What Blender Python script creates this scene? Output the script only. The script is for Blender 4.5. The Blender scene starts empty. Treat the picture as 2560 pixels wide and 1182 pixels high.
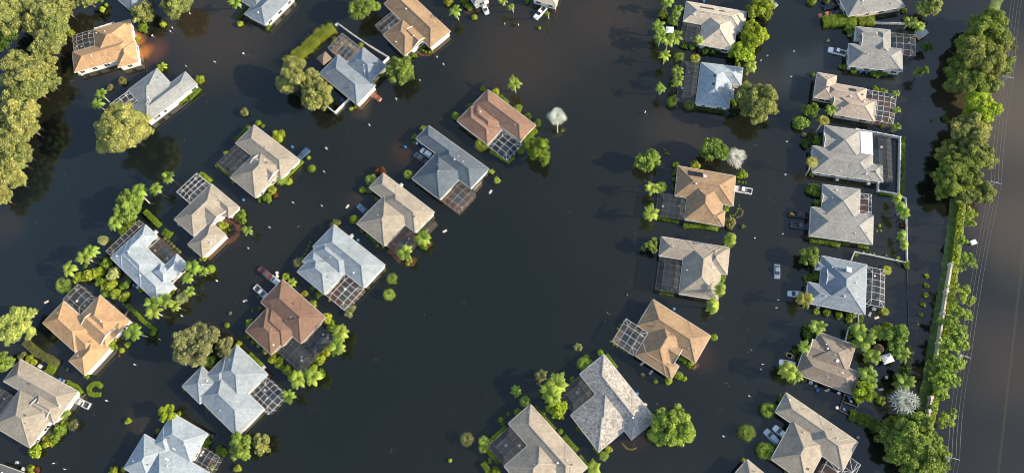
import bpy, math, random
import numpy as np
from mathutils import Vector, Matrix

S = bpy.context.scene
COL = S.collection
rnd = random.Random(7)
nrg = np.random.default_rng(11)

# ------------------------------------------------------------------ camera
F, CX, CY = 1730.0, 1280.0, 591.0        # focal length and centre, in photograph pixels
NADIR = (1400.0, 1150.0)                 # the point straight below the camera
H = 205.0                                # camera height above the flood water, metres
down = Vector(((NADIR[0]-CX)/F, -(NADIR[1]-CY)/F, -1)).normalized()
ez = -down
ex = (Vector((1, 0, 0)) - down*down.x).normalized()
ey = ez.cross(ex)
RM = Matrix((ex, ey, ez))                # camera axes -> world axes
cam_d = bpy.data.cameras.new('camera')
cam = bpy.data.objects.new('camera', cam_d)
COL.objects.link(cam)
cam.matrix_world = Matrix.Translation((0, 0, H)) @ RM.to_4x4()
cam_d.sensor_fit = 'HORIZONTAL'; cam_d.sensor_width = 36.0
cam_d.lens = 36.0*F/2560.0
cam_d.clip_start = 1.0; cam_d.clip_end = 6000.0
S.camera = cam

# ------------------------------------------------------------------ daylight
SUN_EL = math.radians(22.5)
to_sun = Vector((0.99, -0.14, 0)).normalized()*math.cos(SUN_EL) + Vector((0, 0, math.sin(SUN_EL)))
W = bpy.data.worlds.new('World'); S.world = W; W.use_nodes = True
nt = W.node_tree; nt.nodes.clear()
wo = nt.nodes.new('ShaderNodeOutputWorld'); wb = nt.nodes.new('ShaderNodeBackground')
sk = nt.nodes.new('ShaderNodeTexSky'); sk.sky_type = 'NISHITA'; sk.sun_disc = False
sk.sun_elevation = SUN_EL; sk.sun_rotation = math.atan2(to_sun.x, to_sun.y)
sk.air_density = 1.0; sk.dust_density = 1.5; sk.ozone_density = 0.35
wb.inputs['Strength'].default_value = 0.135
nt.links.new(sk.outputs[0], wb.inputs['Color']); nt.links.new(wb.outputs[0], wo.inputs['Surface'])
sl = bpy.data.lights.new('sun', 'SUN'); sun = bpy.data.objects.new('sun', sl); COL.objects.link(sun)
sl.energy = 4.1; sl.angle = math.radians(0.55); sl.color = (1.0, 0.845, 0.64)
sun.rotation_euler = (-to_sun).to_track_quat('-Z', 'Y').to_euler()
S.view_settings.view_transform = 'Standard'; S.view_settings.look = 'None'
S.view_settings.exposure = 1.04; S.view_settings.gamma = 1.0
S.render.engine = 'CYCLES'; S.cycles.pixel_filter_type = 'BLACKMAN_HARRIS'; S.cycles.filter_width = 1.05; S.render.filter_size = 1.05
S.cycles.max_bounces = 6; S.cycles.transparent_max_bounces = 12
S.cycles.diffuse_bounces = 2; S.cycles.glossy_bounces = 3; S.cycles.transmission_bounces = 2

# ------------------------------------------------------------------ survey: photo position -> place on the site
CR = dict(A1=(0,0,2.956), A2=(500,0,2.956), A3=(900,0,2.956), A4=(1560,0,2.956), A5=(1960,0,2.955),
          B1=(0,390,2.956), B2=(400,290,2.956), B3=(860,290,2.956), B4=(1560,340,2.956), B5=(1960,300,2.955),
          C1=(0,782,2.956), C2=(400,640,2.956), C3=(280,830,3.358), C4=(1120,730,2.616), C5=(1760,640,2.18),
          C6=(2160,640,2.18), P=(0,0,1.0))
def pix(c, x, y):
    o = CR[c]; return (o[0]+x/o[2], o[1]+y/o[2])
def site(p, z=0.0):
    d = RM @ Vector(((p[0]-CX)/F, -(p[1]-CY)/F, -1))
    t = (z-H)/d.z
    return Vector((d.x*t, d.y*t, z))
def at(c, x, y, z=0.0): return site(pix(c, x, y), z)
def mpp(p, z=0.0):                        # metres per photo pixel near p
    return (site((p[0]+4, p[1]), z)-site((p[0]-4, p[1]), z)).length/8

# ------------------------------------------------------------------ materials
MATS = {}
def newmat(name):
    m = bpy.data.materials.new(name); m.use_nodes = True
    n = m.node_tree; b = n.nodes['Principled BSDF']
    return m, n, b
def N(n, t, **kw):
    x = n.nodes.new(t)
    for k, v in kw.items(): setattr(x, k, v)
    return x
def noise(n, scale, detail=3, rough=.6, coord='Object'):
    tc = N(n, 'ShaderNodeTexCoord'); z = N(n, 'ShaderNodeTexNoise')
    z.inputs['Scale'].default_value = scale; z.inputs['Detail'].default_value = detail
    z.inputs['Roughness'].default_value = rough
    n.links.new(tc.outputs[coord], z.inputs['Vector'])
    return z
def ramp(n, src, stops):
    r = N(n, 'ShaderNodeValToRGB'); e = r.color_ramp.elements
    e[0].position, e[0].color = stops[0][0], (*stops[0][1], 1)
    e[1].position, e[1].color = stops[1][0], (*stops[1][1], 1)
    for p, c in stops[2:]:
        q = e.new(p); q.color = (*c, 1)
    n.links.new(src, r.inputs[0]); return r
def mix(n, a, b, fac, mode='MIX'):
    m = N(n, 'ShaderNodeMix'); m.data_type = 'RGBA'; m.blend_type = mode
    for i, v in ((0, fac), (6, a), (7, b)):
        if hasattr(v, 'links'): n.links.new(v, m.inputs[i])
        else: m.inputs[i].default_value = v if i == 0 else (*v, 1)
    return m.outputs[2]
def plain(name, col, rough=.6, metal=0, var=.15, scale=2.0, spec=.4):
    if name in MATS: return MATS[name]
    m, n, b = newmat(name)
    z = noise(n, scale, 4)
    r = ramp(n, z.outputs[0], [(.3, [c*(1-var) for c in col]), (.7, [min(1, c*(1+var)) for c in col])])
    n.links.new(r.outputs[0], b.inputs['Base Color'])
    b.inputs['Roughness'].default_value = rough; b.inputs['Metallic'].default_value = metal
    b.inputs['Specular IOR Level'].default_value = spec
    MATS[name] = m; return m
def roofmat(key, col, mottle=.13, tile=False):
    k = 'roof_'+key
    if k in MATS: return MATS[k]
    m, n, b = newmat(k)
    tc = N(n, 'ShaderNodeTexCoord')
    fine = noise(n, 2.6, 3, .7); big = noise(n, .16, 4, .6)
    vor = N(n, 'ShaderNodeTexVoronoi'); vor.inputs['Scale'].default_value = 1.7
    n.links.new(tc.outputs['Object'], vor.inputs['Vector'])
    lo = [c*(1-mottle*1.6) for c in col]; hi = [min(1, c*(1+mottle*1.6)) for c in col]
    r1 = ramp(n, fine.outputs[0], [(.32, lo), (.68, hi)])
    sep = N(n, 'ShaderNodeSeparateColor'); n.links.new(vor.outputs['Color'], sep.inputs[0])
    r2 = ramp(n, sep.outputs[0], [(0., [1-mottle]*3), (1., [1+mottle]*3)])
    c1 = mix(n, r1.outputs[0], r2.outputs[0], 1.0, 'MULTIPLY')
    r3 = ramp(n, big.outputs[0], [(.3, (.80, .79, .78)), (.65, (1.07, 1.06, 1.04))])
    c2 = mix(n, c1, r3.outputs[0], 1.0, 'MULTIPLY')
    # courses of shingles / tiles, running level up every slope
    sx = N(n, 'ShaderNodeSeparateXYZ'); n.links.new(tc.outputs['Object'], sx.inputs[0])
    wv = N(n, 'ShaderNodeMath', operation='MULTIPLY'); wv.inputs[1].default_value = 46.0 if not tile else 34.0
    n.links.new(sx.outputs[2], wv.inputs[0])
    sn = N(n, 'ShaderNodeMath', operation='SINE'); n.links.new(wv.outputs[0], sn.inputs[0])
    r4 = ramp(n, sn.outputs[0], [(0., (.84, .84, .84)), (.5, (1.03, 1.03, 1.03))])
    c3 = mix(n, c2, r4.outputs[0], .55, 'MULTIPLY')
    # dark weather streaks
    st = noise(n, .55, 5, .75); r5 = ramp(n, st.outputs[0], [(.30, (.70, .69, .68)), (.46, (1, 1, 1))])
    c4 = mix(n, c3, r5.outputs[0], .6, 'MULTIPLY')
    n.links.new(c4, b.inputs['Base Color'])
    bp = N(n, 'ShaderNodeBump'); bp.inputs['Strength'].default_value = .35; bp.inputs['Distance'].default_value = .05
    n.links.new(fine.outputs[0], bp.inputs['Height']); n.links.new(bp.outputs[0], b.inputs['Normal'])
    b.inputs['Roughness'].default_value = .75; b.inputs['Specular IOR Level'].default_value = .25
    MATS[k] = m; return m
def leafmat():
    m, n, b = newmat('leaf')
    oi = N(n, 'ShaderNodeObjectInfo'); at_ = N(n, 'ShaderNodeAttribute'); at_.attribute_name = 'tint'
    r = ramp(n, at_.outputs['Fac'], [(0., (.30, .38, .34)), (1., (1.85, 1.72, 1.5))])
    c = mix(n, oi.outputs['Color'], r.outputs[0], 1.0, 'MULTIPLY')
    n.links.new(c, b.inputs['Base Color']); b.inputs['Roughness'].default_value = .55
    b.inputs['Specular IOR Level'].default_value = .25
    tr = N(n, 'ShaderNodeBsdfTranslucent'); n.links.new(c, tr.inputs['Color'])
    ms = N(n, 'ShaderNodeMixShader'); ms.inputs[0].default_value = .40
    n.links.new(b.outputs[0], ms.inputs[1]); n.links.new(tr.outputs[0], ms.inputs[2])
    n.links.new(ms.outputs[0], n.nodes['Material Output'].inputs['Surface'])
    return m
LEAF = leafmat()
BARK = plain('bark', (.16, .125, .10), .9, var=.35, scale=3)
PALMBARK = plain('palm_bark', (.40, .36, .31), .9, var=.25, scale=4)
WHITE = plain('white_paint', (.80, .79, .76), .5, var=.04)
WALLW = plain('stucco_white', (.78, .75, .69), .8, var=.06, scale=.8)
WALLC = plain('stucco_cream', (.66, .58, .46), .8, var=.07, scale=.8)
GUTTER = plain('gutter_white', (.74, .73, .70), .5, var=.05)
GLASSD = plain('window_glass', (.03, .04, .05), .08, var=.3, spec=.8)
BRONZE = plain('bronze_frame', (.10, .098, .09), .5, var=.1)
GREYF = plain('grey_frame', (.36, .35, .33), .5, var=.1)
CAGEW = plain('white_frame', (.60, .61, .61), .45, var=.04)
DECKS = dict(k=plain('deck_dark', (.018, .020, .023), .12, var=.4, scale=.5),
             b=plain('deck_brown', (.085, .048, .030), .15, var=.35, scale=.6),
             t=plain('deck_tan', (.16, .115, .075), .2, var=.3, scale=.6))
POOLW = plain('pool_water', (.045, .062, .072), .06, var=.35, scale=.4)
def screenmat(name, col, dens):
    m, n, b = newmat(name)
    b.inputs['Base Color'].default_value = (*col, 1); b.inputs['Roughness'].default_value = .6
    tr = N(n, 'ShaderNodeBsdfTransparent'); ms = N(n, 'ShaderNodeMixShader')
    z = noise(n, .5, 3); r = ramp(n, z.outputs[0], [(.3, [dens*.75]*3), (.7, [dens*1.25]*3)])
    n.links.new(r.outputs[0], ms.inputs[0])
    n.links.new(tr.outputs[0], ms.inputs[1]); n.links.new(b.outputs[0], ms.inputs[2])
    n.links.new(ms.outputs[0], n.nodes['Material Output'].inputs['Surface'])
    return m
SCREEN = screenmat('insect_screen', (.14, .15, .16), .14)
SCREEND = screenmat('insect_screen_dark', (.07, .08, .09), .28)
def paintmat():
    m, n, b = newmat('car_paint')
    oi = N(n, 'ShaderNodeObjectInfo'); z = noise(n, 3., 4)
    r = ramp(n, z.outputs[0], [(.3, (.86, .85, .83)), (.6, (1, 1, 1))])
    n.links.new(mix(n, oi.outputs['Color'], r.outputs[0], 1., 'MULTIPLY'), b.inputs['Base Color'])
    b.inputs['Roughness'].default_value = .25; b.inputs['Coat Weight'].default_value = .5
    return m
PAINT = paintmat()
TYRE = plain('tyre_rubber', (.02, .02, .02), .8)
LAMP = plain('lamp_glass', (.65, .65, .62), .15)
TAIL = plain('tail_glass', (.25, .02, .02), .2)
STEEL = plain('galvanised', (.45, .46, .47), .5, .3)
CABLE = plain('cable', (.30, .29, .28), .5)
SOLAR = plain('solar_black', (.016, .018, .022), .15, var=.3, scale=1.5)
PAVER = plain('paver', (.24, .12, .06), .8, var=.3, scale=1.5)

# ------------------------------------------------------------------ mesh helpers
class MB:
    def __init__(self): self.v = []; self.f = []
    def face(self, *pts):
        i = len(self.v); self.v += [tuple(p) for p in pts]; self.f.append(tuple(range(i, i+len(pts))))
    def hexa(self, lo, hi):                     # two quads of 4 points, bottom and top
        i = len(self.v); self.v += [tuple(p) for p in lo]+[tuple(p) for p in hi]
        self.f += [(i+3, i+2, i+1, i), (i+4, i+5, i+6, i+7)]
        for k in range(4):
            j = (k+1) % 4; self.f.append((i+k, i+j, i+4+j, i+4+k))
    def box(self, x0, x1, y0, y1, z0, z1, T=None):
        lo = [(x0, y0, z0), (x1, y0, z0), (x1, y1, z0), (x0, y1, z0)]; hi = [(p[0], p[1], z1) for p in lo]
        if T: lo = [T @ Vector(p) for p in lo]; hi = [T @ Vector(p) for p in hi]
        self.hexa(lo, hi)
    def bar(self, p, q, w, h):
        p = Vector(p); q = Vector(q); d = q-p
        if d.length < 1e-5: return
        s = d.cross(Vector((0, 0, 1)))
        s = Vector((1, 0, 0)) if s.length < 1e-5 else s.normalized()
        u = s.cross(d).normalized(); s = s*w/2; u = u*h/2
        self.hexa([p-s-u, p+s-u, p+s+u, p-s+u], [q-s-u, q+s-u, q+s+u, q-s+u])
    def tube(self, pts, radii, n=8):
        i0 = len(self.v); pts = [Vector(p) for p in pts]
        for k, p in enumerate(pts):
            d = (pts[min(k+1, len(pts)-1)]-pts[max(k-1, 0)]).normalized()
            a = d.cross(Vector((0, 1, .01))).normalized(); b = d.cross(a)
            for j in range(n):
                t = 2*math.pi*j/n; self.v.append(tuple(p+(a*math.cos(t)+b*math.sin(t))*radii[k]))
        for k in range(len(pts)-1):
            for j in range(n):
                j2 = (j+1) % n
                self.f.append((i0+k*n+j, i0+k*n+j2, i0+(k+1)*n+j2, i0+(k+1)*n+j))
        self.f.append(tuple(i0+j for j in range(n))[::-1]); self.f.append(tuple(i0+(len(pts)-1)*n+j for j in range(n)))
    def mesh(self, name, mat):
        me = bpy.data.meshes.new(name); me.from_pydata(self.v, [], self.f); me.materials.append(mat); me.update()
        return me
    def build(self, name, mat, parent=None, smooth=False):
        me = self.mesh(name, mat)
        if smooth: me.polygons.foreach_set('use_smooth', [True]*len(me.polygons))
        return link(name, me, parent)
def link(name, me, parent=None, loc=None):
    o = bpy.data.objects.new(name, me); COL.objects.link(o)
    if parent is not None: o.parent = parent
    if loc is not None: o.location = loc
    return o
def root(name, loc=(0, 0, 0), rz=0):
    o = bpy.data.objects.new(name, None); COL.objects.link(o); o.location = loc; o.rotation_euler = (0, 0, rz)
    o.empty_display_size = .5; return o
def tag(o, label, cat, group=None):
    o['label'] = label; o['category'] = cat
    if group: o['group'] = group
    return o
def struct(o, kind='structure'): o['kind'] = kind; return o
HOUSES = []                                # (short name, photo position)
PENDING = []                               # (object, adjective + noun, photo position): labels settled at the end
def later(o, words, p, cat, group=None):
    o['category'] = cat
    if group: o['group'] = group
    PENDING.append((o, words, p))

def quads(cen, nor, size, tint, core=None):
    """many leaf-sized faces; returns a mesh"""
    n = len(cen)
    t = nrg.normal(size=(n, 3)); u = np.cross(nor, t); u /= np.linalg.norm(u, axis=1)[:, None]+1e-9
    w = np.cross(nor, u); w /= np.linalg.norm(w, axis=1)[:, None]+1e-9
    s = size[:, None]
    V = np.stack([cen-u*s, cen-w*s*.62, cen+u*s, cen+w*s*.62], 1).reshape(-1, 3)
    nv = len(V); me = bpy.data.meshes.new('leaves')
    idx = np.arange(nv); ls = np.arange(0, nv, 4); tt = tint
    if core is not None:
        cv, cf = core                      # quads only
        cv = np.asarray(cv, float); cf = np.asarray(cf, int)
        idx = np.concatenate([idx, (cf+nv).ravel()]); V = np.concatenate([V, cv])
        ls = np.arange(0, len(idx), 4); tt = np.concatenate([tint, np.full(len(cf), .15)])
    me.vertices.add(len(V)); me.vertices.foreach_set('co', V.astype(np.float32).ravel())
    me.loops.add(len(idx)); me.loops.foreach_set('vertex_index', idx.astype(np.int32))
    me.polygons.add(len(ls)); me.polygons.foreach_set('loop_start', ls.astype(np.int32))
    me.update(calc_edges=True)
    a = me.attributes.new('tint', 'FLOAT', 'FACE'); a.data.foreach_set('value', tt.astype(np.float32))
    me.materials.append(LEAF)
    return me
def sphere_core(c, r, nu=8, nv=5, squash=1.0):
    V = []; Fc = []
    for i in range(nv+1):
        ph = math.pi*(i/nv)
        for j in range(nu):
            th = 2*math.pi*j/nu
            V.append((c[0]+r*math.sin(ph)*math.cos(th), c[1]+r*math.sin(ph)*math.sin(th), c[2]+r*squash*math.cos(ph)))
    for i in range(nv):
        for j in range(nu):
            k = (j+1) % nu; Fc.append((i*nu+j, (i+1)*nu+j, (i+1)*nu+k, i*nu+k))
    return V, Fc
def unit(n):
    v = nrg.normal(size=(n, 3)); return v/np.linalg.norm(v, axis=1)[:, None]
# ------------------------------------------------------------------ the setting: water, bed, bank, road line
def build_water():
    m, n, b = newmat('flood_water')
    tc = N(n, 'ShaderNodeTexCoord')
    big = noise(n, .012, 4, .55); mid = noise(n, .05, 5, .6)
    base = ramp(n, big.outputs[0], [(.34, (.0070, .0098, .0072)), (.66, (.0150, .0148, .0098))])
    col = base.outputs[0]
    # stirred-up mud, shallow ground, bluer and darker water, sheen painted into the colour
    dis = N(n, 'ShaderNodeVectorMath', operation='SCALE'); dis.inputs['Scale'].default_value = 9.0
    nz = N(n, 'ShaderNodeTexNoise'); nz.inputs['Scale'].default_value = .09; nz.inputs['Detail'].default_value = 4
    n.links.new(tc.outputs['Object'], nz.inputs['Vector'])
    sub = N(n, 'ShaderNodeVectorMath', operation='SUBTRACT'); sub.inputs[1].default_value = (.5, .5, .5)
    n.links.new(nz.outputs['Color'], sub.inputs[0]); n.links.new(sub.outputs[0], dis.inputs[0])
    add = N(n, 'ShaderNodeVectorMath', operation='ADD')
    n.links.new(tc.outputs['Object'], add.inputs[0]); n.links.new(dis.outputs[0], add.inputs[1])
    for (c, x, y, r, colr, k) in MUD_SHEEN:
        p = at(c, x, y)
        d = N(n, 'ShaderNodeVectorMath', operation='DISTANCE'); d.inputs[1].default_value = p
        n.links.new(add.outputs[0], d.inputs[0])
        mr = N(n, 'ShaderNodeMapRange'); mr.interpolation_type = 'SMOOTHSTEP'
        mr.inputs[1].default_value = r; mr.inputs[2].default_value = r*.15; mr.inputs[3].default_value = 0; mr.inputs[4].default_value = k
        n.links.new(d.outputs['Value'], mr.inputs[0])
        col = mix(n, col, colr, mr.outputs[0])
    n.links.new(col, b.inputs['Base Color'])
    rr = ramp(n, mid.outputs[0], [(.35, (.05,)*3), (.7, (.16,)*3)])
    n.links.new(rr.outputs[0], b.inputs['Roughness'])
    b.inputs['IOR'].default_value = 1.4; b.inputs['Specular IOR Level'].default_value = 1.0
    rip = noise(n, 1.1, 3, .6); bp = N(n, 'ShaderNodeBump'); bp.inputs['Strength'].default_value = .10; bp.inputs['Distance'].default_value = .1
    n.links.new(rip.outputs[0], bp.inputs['Height']); n.links.new(bp.outputs[0], b.inputs['Normal'])
    mb = MB(); mb.face((-2500, -2500, 0), (2500, -2500, 0), (2500, 2500, 0), (-2500, 2500, 0))
    struct(mb.build('water', m))
    mb = MB(); mb.face((-2500, -2500, -1.2), (2500, -2500, -1.2), (2500, 2500, -1.2), (-2500, 2500, -1.2))
    struct(mb.build('ground', plain('mud_bed', (.07, .05, .035), .9)))
O_, B_, D_ = (.34, .13, .025), (.045, .024, .012), (.034, .0262, .0168)
MUD_SHEEN = [('P', 170, 560, 55, (.0065, .0125, .0140), .9), ('P', 420, 400, 45, (.0070, .0120, .0125), .6), ('P', 640, 260, 25, (.007, .012, .0125), .5),
       ('P', 385, 128, 8.0, (.12, .045, .016), .7), ('P', 356, 128, 4.6, O_, .95), ('P', 349, 96, 3.2, O_, .9), ('A4', 1300, 480, 10, (.024, .030, .033), .8), ('A4', 1190, 600, 7, (.024, .031, .034), .8), ('A4', 1480, 420, 8, (.022, .028, .031), .7), ('B3', 460, 260, 8.5, B_, .65), ('B3', 120, 610, 6, D_, .9),  # the blue-grey patches are surface sheen painted as water colour
       ('B3', 470, 1060, 5, B_, .4), ('B2', 540, 850, 6, B_, .4), ('C4', 1200, 940, 7, B_, .4), ('C4', 1640, 430, 7, B_, .45),
       ('A2', 1200, 790, 6, D_, .9), ('A1', 900, 520, 8, D_, .9), ('A1', 1350, 130, 14, D_, .8), ('P', 2560, 560, 26, (.066, .052, .034), .8),
       ('P', 2530, 260, 34, (.088, .070, .045), .85), ('P', 2530, 900, 22, (.036, .027, .017), .8), ('P', 2270, 170, 14, (.036,.034,.025), .7),
       ('P', 560, 90, 30, D_, .8), ('P', 1300, 140, 30, D_, .75), ('P', 1520, 40, 26, D_, .8), ('P', 1700, 330, 18, D_, .7), ('P', 2290, 290, 10, (.05,.045,.035), .5),
       ('C1', 1060, 790, 9, D_, .7), ('B1', 20, 520, 12, D_, .45), ('P', 1900, 200, 12, (.034,.030,.022), .6),
       ('P', 1150, 780, 70, (.0062, .0092, .0062), .8), ('P', 800, 1000, 50, (.0062, .0092, .0062), .8)]
build_water()

def ribbon(pl, half, z, crown):               # a bank swept along photo points
    pts = [site(p) for p in pl]; mb = MB(); rows = []
    for i, p in enumerate(pts):
        d = (pts[min(i+1, len(pts)-1)]-pts[max(i-1, 0)]).normalized(); s = Vector((d.y, -d.x, 0))
        rows.append([p+s*(half*k/4)+Vector((0, 0, -.25+(z+.25)*(1-(abs(k)/4)**crown)+rnd.uniform(-.03, .03))) for k in range(-4, 5)])
    for a, b in zip(rows, rows[1:]):
        for k in range(8): mb.face(a[k], a[k+1], b[k+1], b[k])
    return mb
def dense(pl, n=6):
    out = []
    for a, b in zip(pl, pl[1:]):
        out += [(a[0]+(b[0]-a[0])*i/n, a[1]+(b[1]-a[1])*i/n) for i in range(n)]
    return out+[pl[-1]]
GRASS = plain('grass', (.105, .15, .04), .9, var=.5, scale=.7)
struct(ribbon(dense([(2396, 500), (2385, 600), (2371, 700), (2354, 800), (2340, 880), (2325, 970), (2310, 1070), (2300, 1190)]), 3.6, .22, 2).build('grass_bank', GRASS))
struct(ribbon(dense([(2502, -20), (2488, 14), (2478, 46)]), 2.4, .25, 2).build('grass_bank', GRASS))
LINE = screenmat('drowned_road_paint', (.20, .16, .07), .08)
mb = MB()
pts = [site(p, .006) for p in dense([(2575, 480), (2557, 640), (2500, 1145), (2494, 1200)])]
for a, b in zip(pts, pts[1:]):
    s = Vector((.32, .03, 0)); mb.face(a-s, a+s, b+s, b-s)
struct(mb.build('road_marking', LINE))

# drowned garden paths just showing through the water
PATHM = screenmat('drowned_paver', (.15, .065, .035), .55); PATHG = screenmat('drowned_verge', (.20, .17, .05), .42)
def path(c, pts, wpx, mat, name='path'):
    P = [pix(c, *q) for q in pts]; P = dense(P, 3); P = [P[0]]+[((a[0]+b[0])/2, (a[1]+b[1])/2) for a, b in zip(P, P[1:])]+[P[-1]]
    W_ = [site(q, .008) for q in P]; hw = wpx/CR[c][2]*mpp(P[0])/2; mb = MB(); rows = []
    for i, q in enumerate(W_):
        d = (W_[min(i+1, len(W_)-1)]-W_[max(i-1, 0)]).normalized(); s = Vector((d.y, -d.x, 0))*hw*rnd.uniform(.85, 1.15); rows.append((q-s, q+s))
    for a, b in zip(rows, rows[1:]): mb.face(a[0], a[1], b[1], b[0])
    struct(mb.build(name, mat))
path('B2', [(490,765),(545,775),(578,812),(578,862),(545,908),(505,930)], 34, PATHM)
path('B2', [(500,900),(350,1050)], 55, PATHM, 'driveway')
path('C4', [(1140,985),(1165,1018),(1200,1030),(1236,1016)], 11, PATHG)
path('C4', [(1600,500),(1640,470)], 30, PATHM)
path('B3', [(330,985),(420,1075),(500,1100),(525,1050)], 40, PATHM)
path('B3', [(570,965),(625,960),(640,925)], 36, PATHM)
path('B4', [(850,530),(882,555),(870,590),(830,605)], 12, PATHG)
path('A3', [(440,400),(500,412),(550,385)], 20, PATHM)
path('A2', [(1165,805),(1265,715)], 30, PATHM, 'driveway')
path('A3', [(530,375),(660,262)], 26, PATHM, 'driveway')
path('A3', [(750,70),(790,95),(850,90)], 18, PATHM)
path('B4', [(560,150),(600,155)], 10, PATHG)

# ------------------------------------------------------------------ houses
ZE = 2.75
ROOFC = dict(orange=(.46, .30, .165), tan=(.315, .22, .135), rust=(.245, .152, .112), brown=(.20, .127, .092), beige=(.315, .285, .235),
             grey=(.275, .28, .268), pale=(.275, .325, .36), slate=(.105, .135, .165), light=(.285, .31, .315), cream=(.50, .445, .37),
             pink=(.40, .335, .275), icy=(.33, .39, .44), taupe=(.235, .20, .165), mottled=(.35, .335, .31), bluegrey=(.205, .25, .295), dark=(.12, .125, .13))
def inside(R, a, b, m=0): return R['a0']-m <= a <= R['a1']+m and R['b0']-m <= b <= R['b1']+m
def rz(R, a, b, ze=ZE):
    k = R['k']
    if k == 'h': h = min(a-R['a0'], R['a1']-a, b-R['b0'], R['b1']-b)
    elif k == 'gx': h = min(b-R['b0'], R['b1']-b)
    else: h = min(a-R['a0'], R['a1']-a)
    return ze+R['dz']+R['p']*h

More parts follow.
